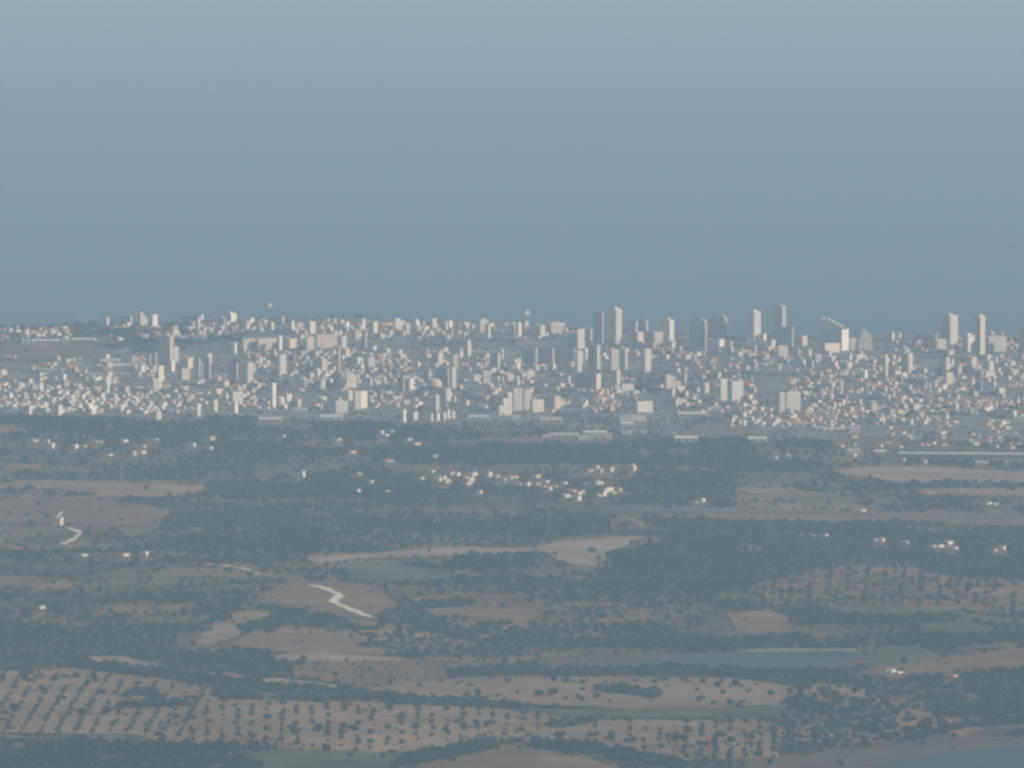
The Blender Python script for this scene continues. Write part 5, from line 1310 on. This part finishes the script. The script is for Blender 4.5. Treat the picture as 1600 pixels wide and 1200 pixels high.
# the town's remaining houses, past the number that is built one by one
far_w = {c: MB() for c in ('white', 'pale', 'pink', 'cream', 'grey', 'tan', 'brown')}; far_t = MB()
def far_house(px_, py_):
    x, y, z = G(px_, py_); s = math.hypot(y, CAM_H) / FPX
    w, d, h = R.uniform(1.8, 4.6) * s, R.uniform(4, 5), R.uniform(2.5, 5.5) * s
    if R.random() < .13: w, h, d = R.uniform(2.5, 5.5) * s, R.uniform(5.5, 10) * s, 6
    elif R.random() < .16: w, h = R.uniform(5, 9) * s, R.uniform(2, 3.5) * s
    a = R.choice((-.5, -.4, -.35, -.3, -.25, .5) if px_ > 300 else (-.5, -.35, .5, .7)) * (.6 if w > 5.5 * s else 1) + R.uniform(-.1, .1); ca, sa = math.cos(a), math.sin(a)
    P = lambda u, v, q: (x + u * ca - v * sa, y + u * sa + v * ca, z + q)
    m = far_w[R.choice(('white', 'pale', 'pale', 'pink', 'cream', 'grey', 'grey', 'tan', 'tan', 'brown'))]
    c = [P(-w, -d, -3), P(w, -d, -3), P(w, d, -3), P(-w, d, -3), P(-w, -d, h), P(w, -d, h), P(w, d, h), P(-w, d, h)]
    for q in ((0, 1, 5, 4), (1, 2, 6, 5), (2, 3, 7, 6), (3, 0, 4, 7)): m.quad(*[c[i] for i in q])
    if R.random() < .45:
        e0, e1 = P(-w * .6, 0, h + 1.8), P(w * .6, 0, h + 1.8)
        far_t.quad(c[4], c[5], e1, e0); far_t.quad(c[5], c[6], e1); far_t.quad(c[6], c[7], e0, e1); far_t.quad(c[7], c[4], e0)
    else: m.quad(c[4], c[5], c[6], c[7])
for x0, x1, y0, y1, n in ((-10, 280, 604, 646, 60), (280, 430, 596, 640, 45), (430, 800, 586, 640, 75), (380, 760, 548, 586, 70), (560, 690, 553, 566, 24), (800, 1200, 586, 645, 85), (868, 960, 612, 642, 40), (1200, 1610, 600, 664, 190), (1190, 1610, 560, 600, 110),
                          (940, 1210, 545, 562, 45), (240, 930, 507, 530, 110), (300, 700, 507, 516, 40), (430, 660, 560, 600, 40), (0, 280, 512, 532, 40), (-20, 240, 560, 600, 45), (130, 250, 560, 600, 30), (780, 900, 570, 600, 24), (1370, 1600, 526, 550, 34), (1210, 1290, 640, 668, 30), (1290, 1600, 640, 668, 40)):
    for a_, b_ in spread(x0, x1, y0, y1, int(n * 2.9), 2.3, 1.0):
        if float(vnoise(a_, b_ * 3.2, 34, 4)) > .36: far_house(a_, b_)
hm_ = MB()
me = bpy.data.meshes.new('town_houses'); vs_, fs_, mi = [], [], []
for k, m in enumerate(list(far_w.values()) + [far_t]):
    o_ = len(vs_); vs_ += m.v; fs_ += [tuple(i + o_ for i in f) for f in m.f]; mi += [k] * len(m.f)
me.from_pydata(vs_, [], fs_)
for c in far_w: me.materials.append(M['w_' + c])
me.materials.append(M['tile'])
me.polygons.foreach_set('material_index', mi)
tag(link('town_houses', me), 'small distant houses filling the town between the blocks', kind='stuff')
# ------------------------------------------------------------------ woods and scrub, kept clear of buildings and tracks
pts = []
for y0, y1, st in ((8350, 10600, 6.6), (10600, 13200, 7.6), (13200, 17300, 9.5)):
    yy = np.arange(y0, y1, st); uu = .0565
    for yb in yy:
        xx = np.arange(-yb * uu, yb * uu, st)
        pts.append(np.stack([xx, np.full(xx.shape, yb)], -1) + NR.uniform(-.55, .55, (len(xx), 2)) * st)
pts = np.concatenate(pts)
pts = pts[pts[:, 1] < coast(pts[:, 0] / pts[:, 1]) - 15]
zz = terrain(pts[:, 0], pts[:, 1])
px, py, dens, fo, town = zone_density(pts[:, 0], pts[:, 1], zz)
keep = NR.rand(len(pts)) < dens
VEG_P = np.column_stack([pts, zz - .3])[keep]; VEG_FO = fo[keep]; VEG_TOWN = town[keep]; VEG_PX = np.stack([px[keep], py[keep]], -1)
open_ = np.zeros(len(VEG_P), bool)
order = np.argsort(VEG_P[:, 1]); ysort = VEG_P[order, 1]
for cx, cy_, hw in CLEAR:
    i0, i1 = np.searchsorted(ysort, (cy_ - 100, cy_ + 14))
    k = order[i0:i1]
    open_[k[np.abs(VEG_P[k, 0] - cx) < hw + 3]] = True
VEG_P, VEG_FO, VEG_TOWN = VEG_P[~open_], VEG_FO[~open_], VEG_TOWN[~open_]
farther = np.clip((VEG_P[:, 1] - 8500) / 8000, 0, 1)
h1 = vnoise(VEG_P[:, 0], VEG_P[:, 1], 60, 8)
szf = NR.uniform(2.3, 4.6, len(VEG_P)) * (.8 + .4 * h1)
szs = NR.uniform(1.1, 3.3, len(VEG_P)) * (.75 + .5 * h1)
isd = VEG_FO | ((NR.rand(len(VEG_P)) < .25) & ~VEG_TOWN)
scatter('woodland', 'dark evergreen woodland covering much of the plain', col_dark, VEG_P[isd], szf[isd])
scatter('scrub', 'low grey green scrub and bushes between the fields', col_scrub, VEG_P[~isd], szs[~isd])
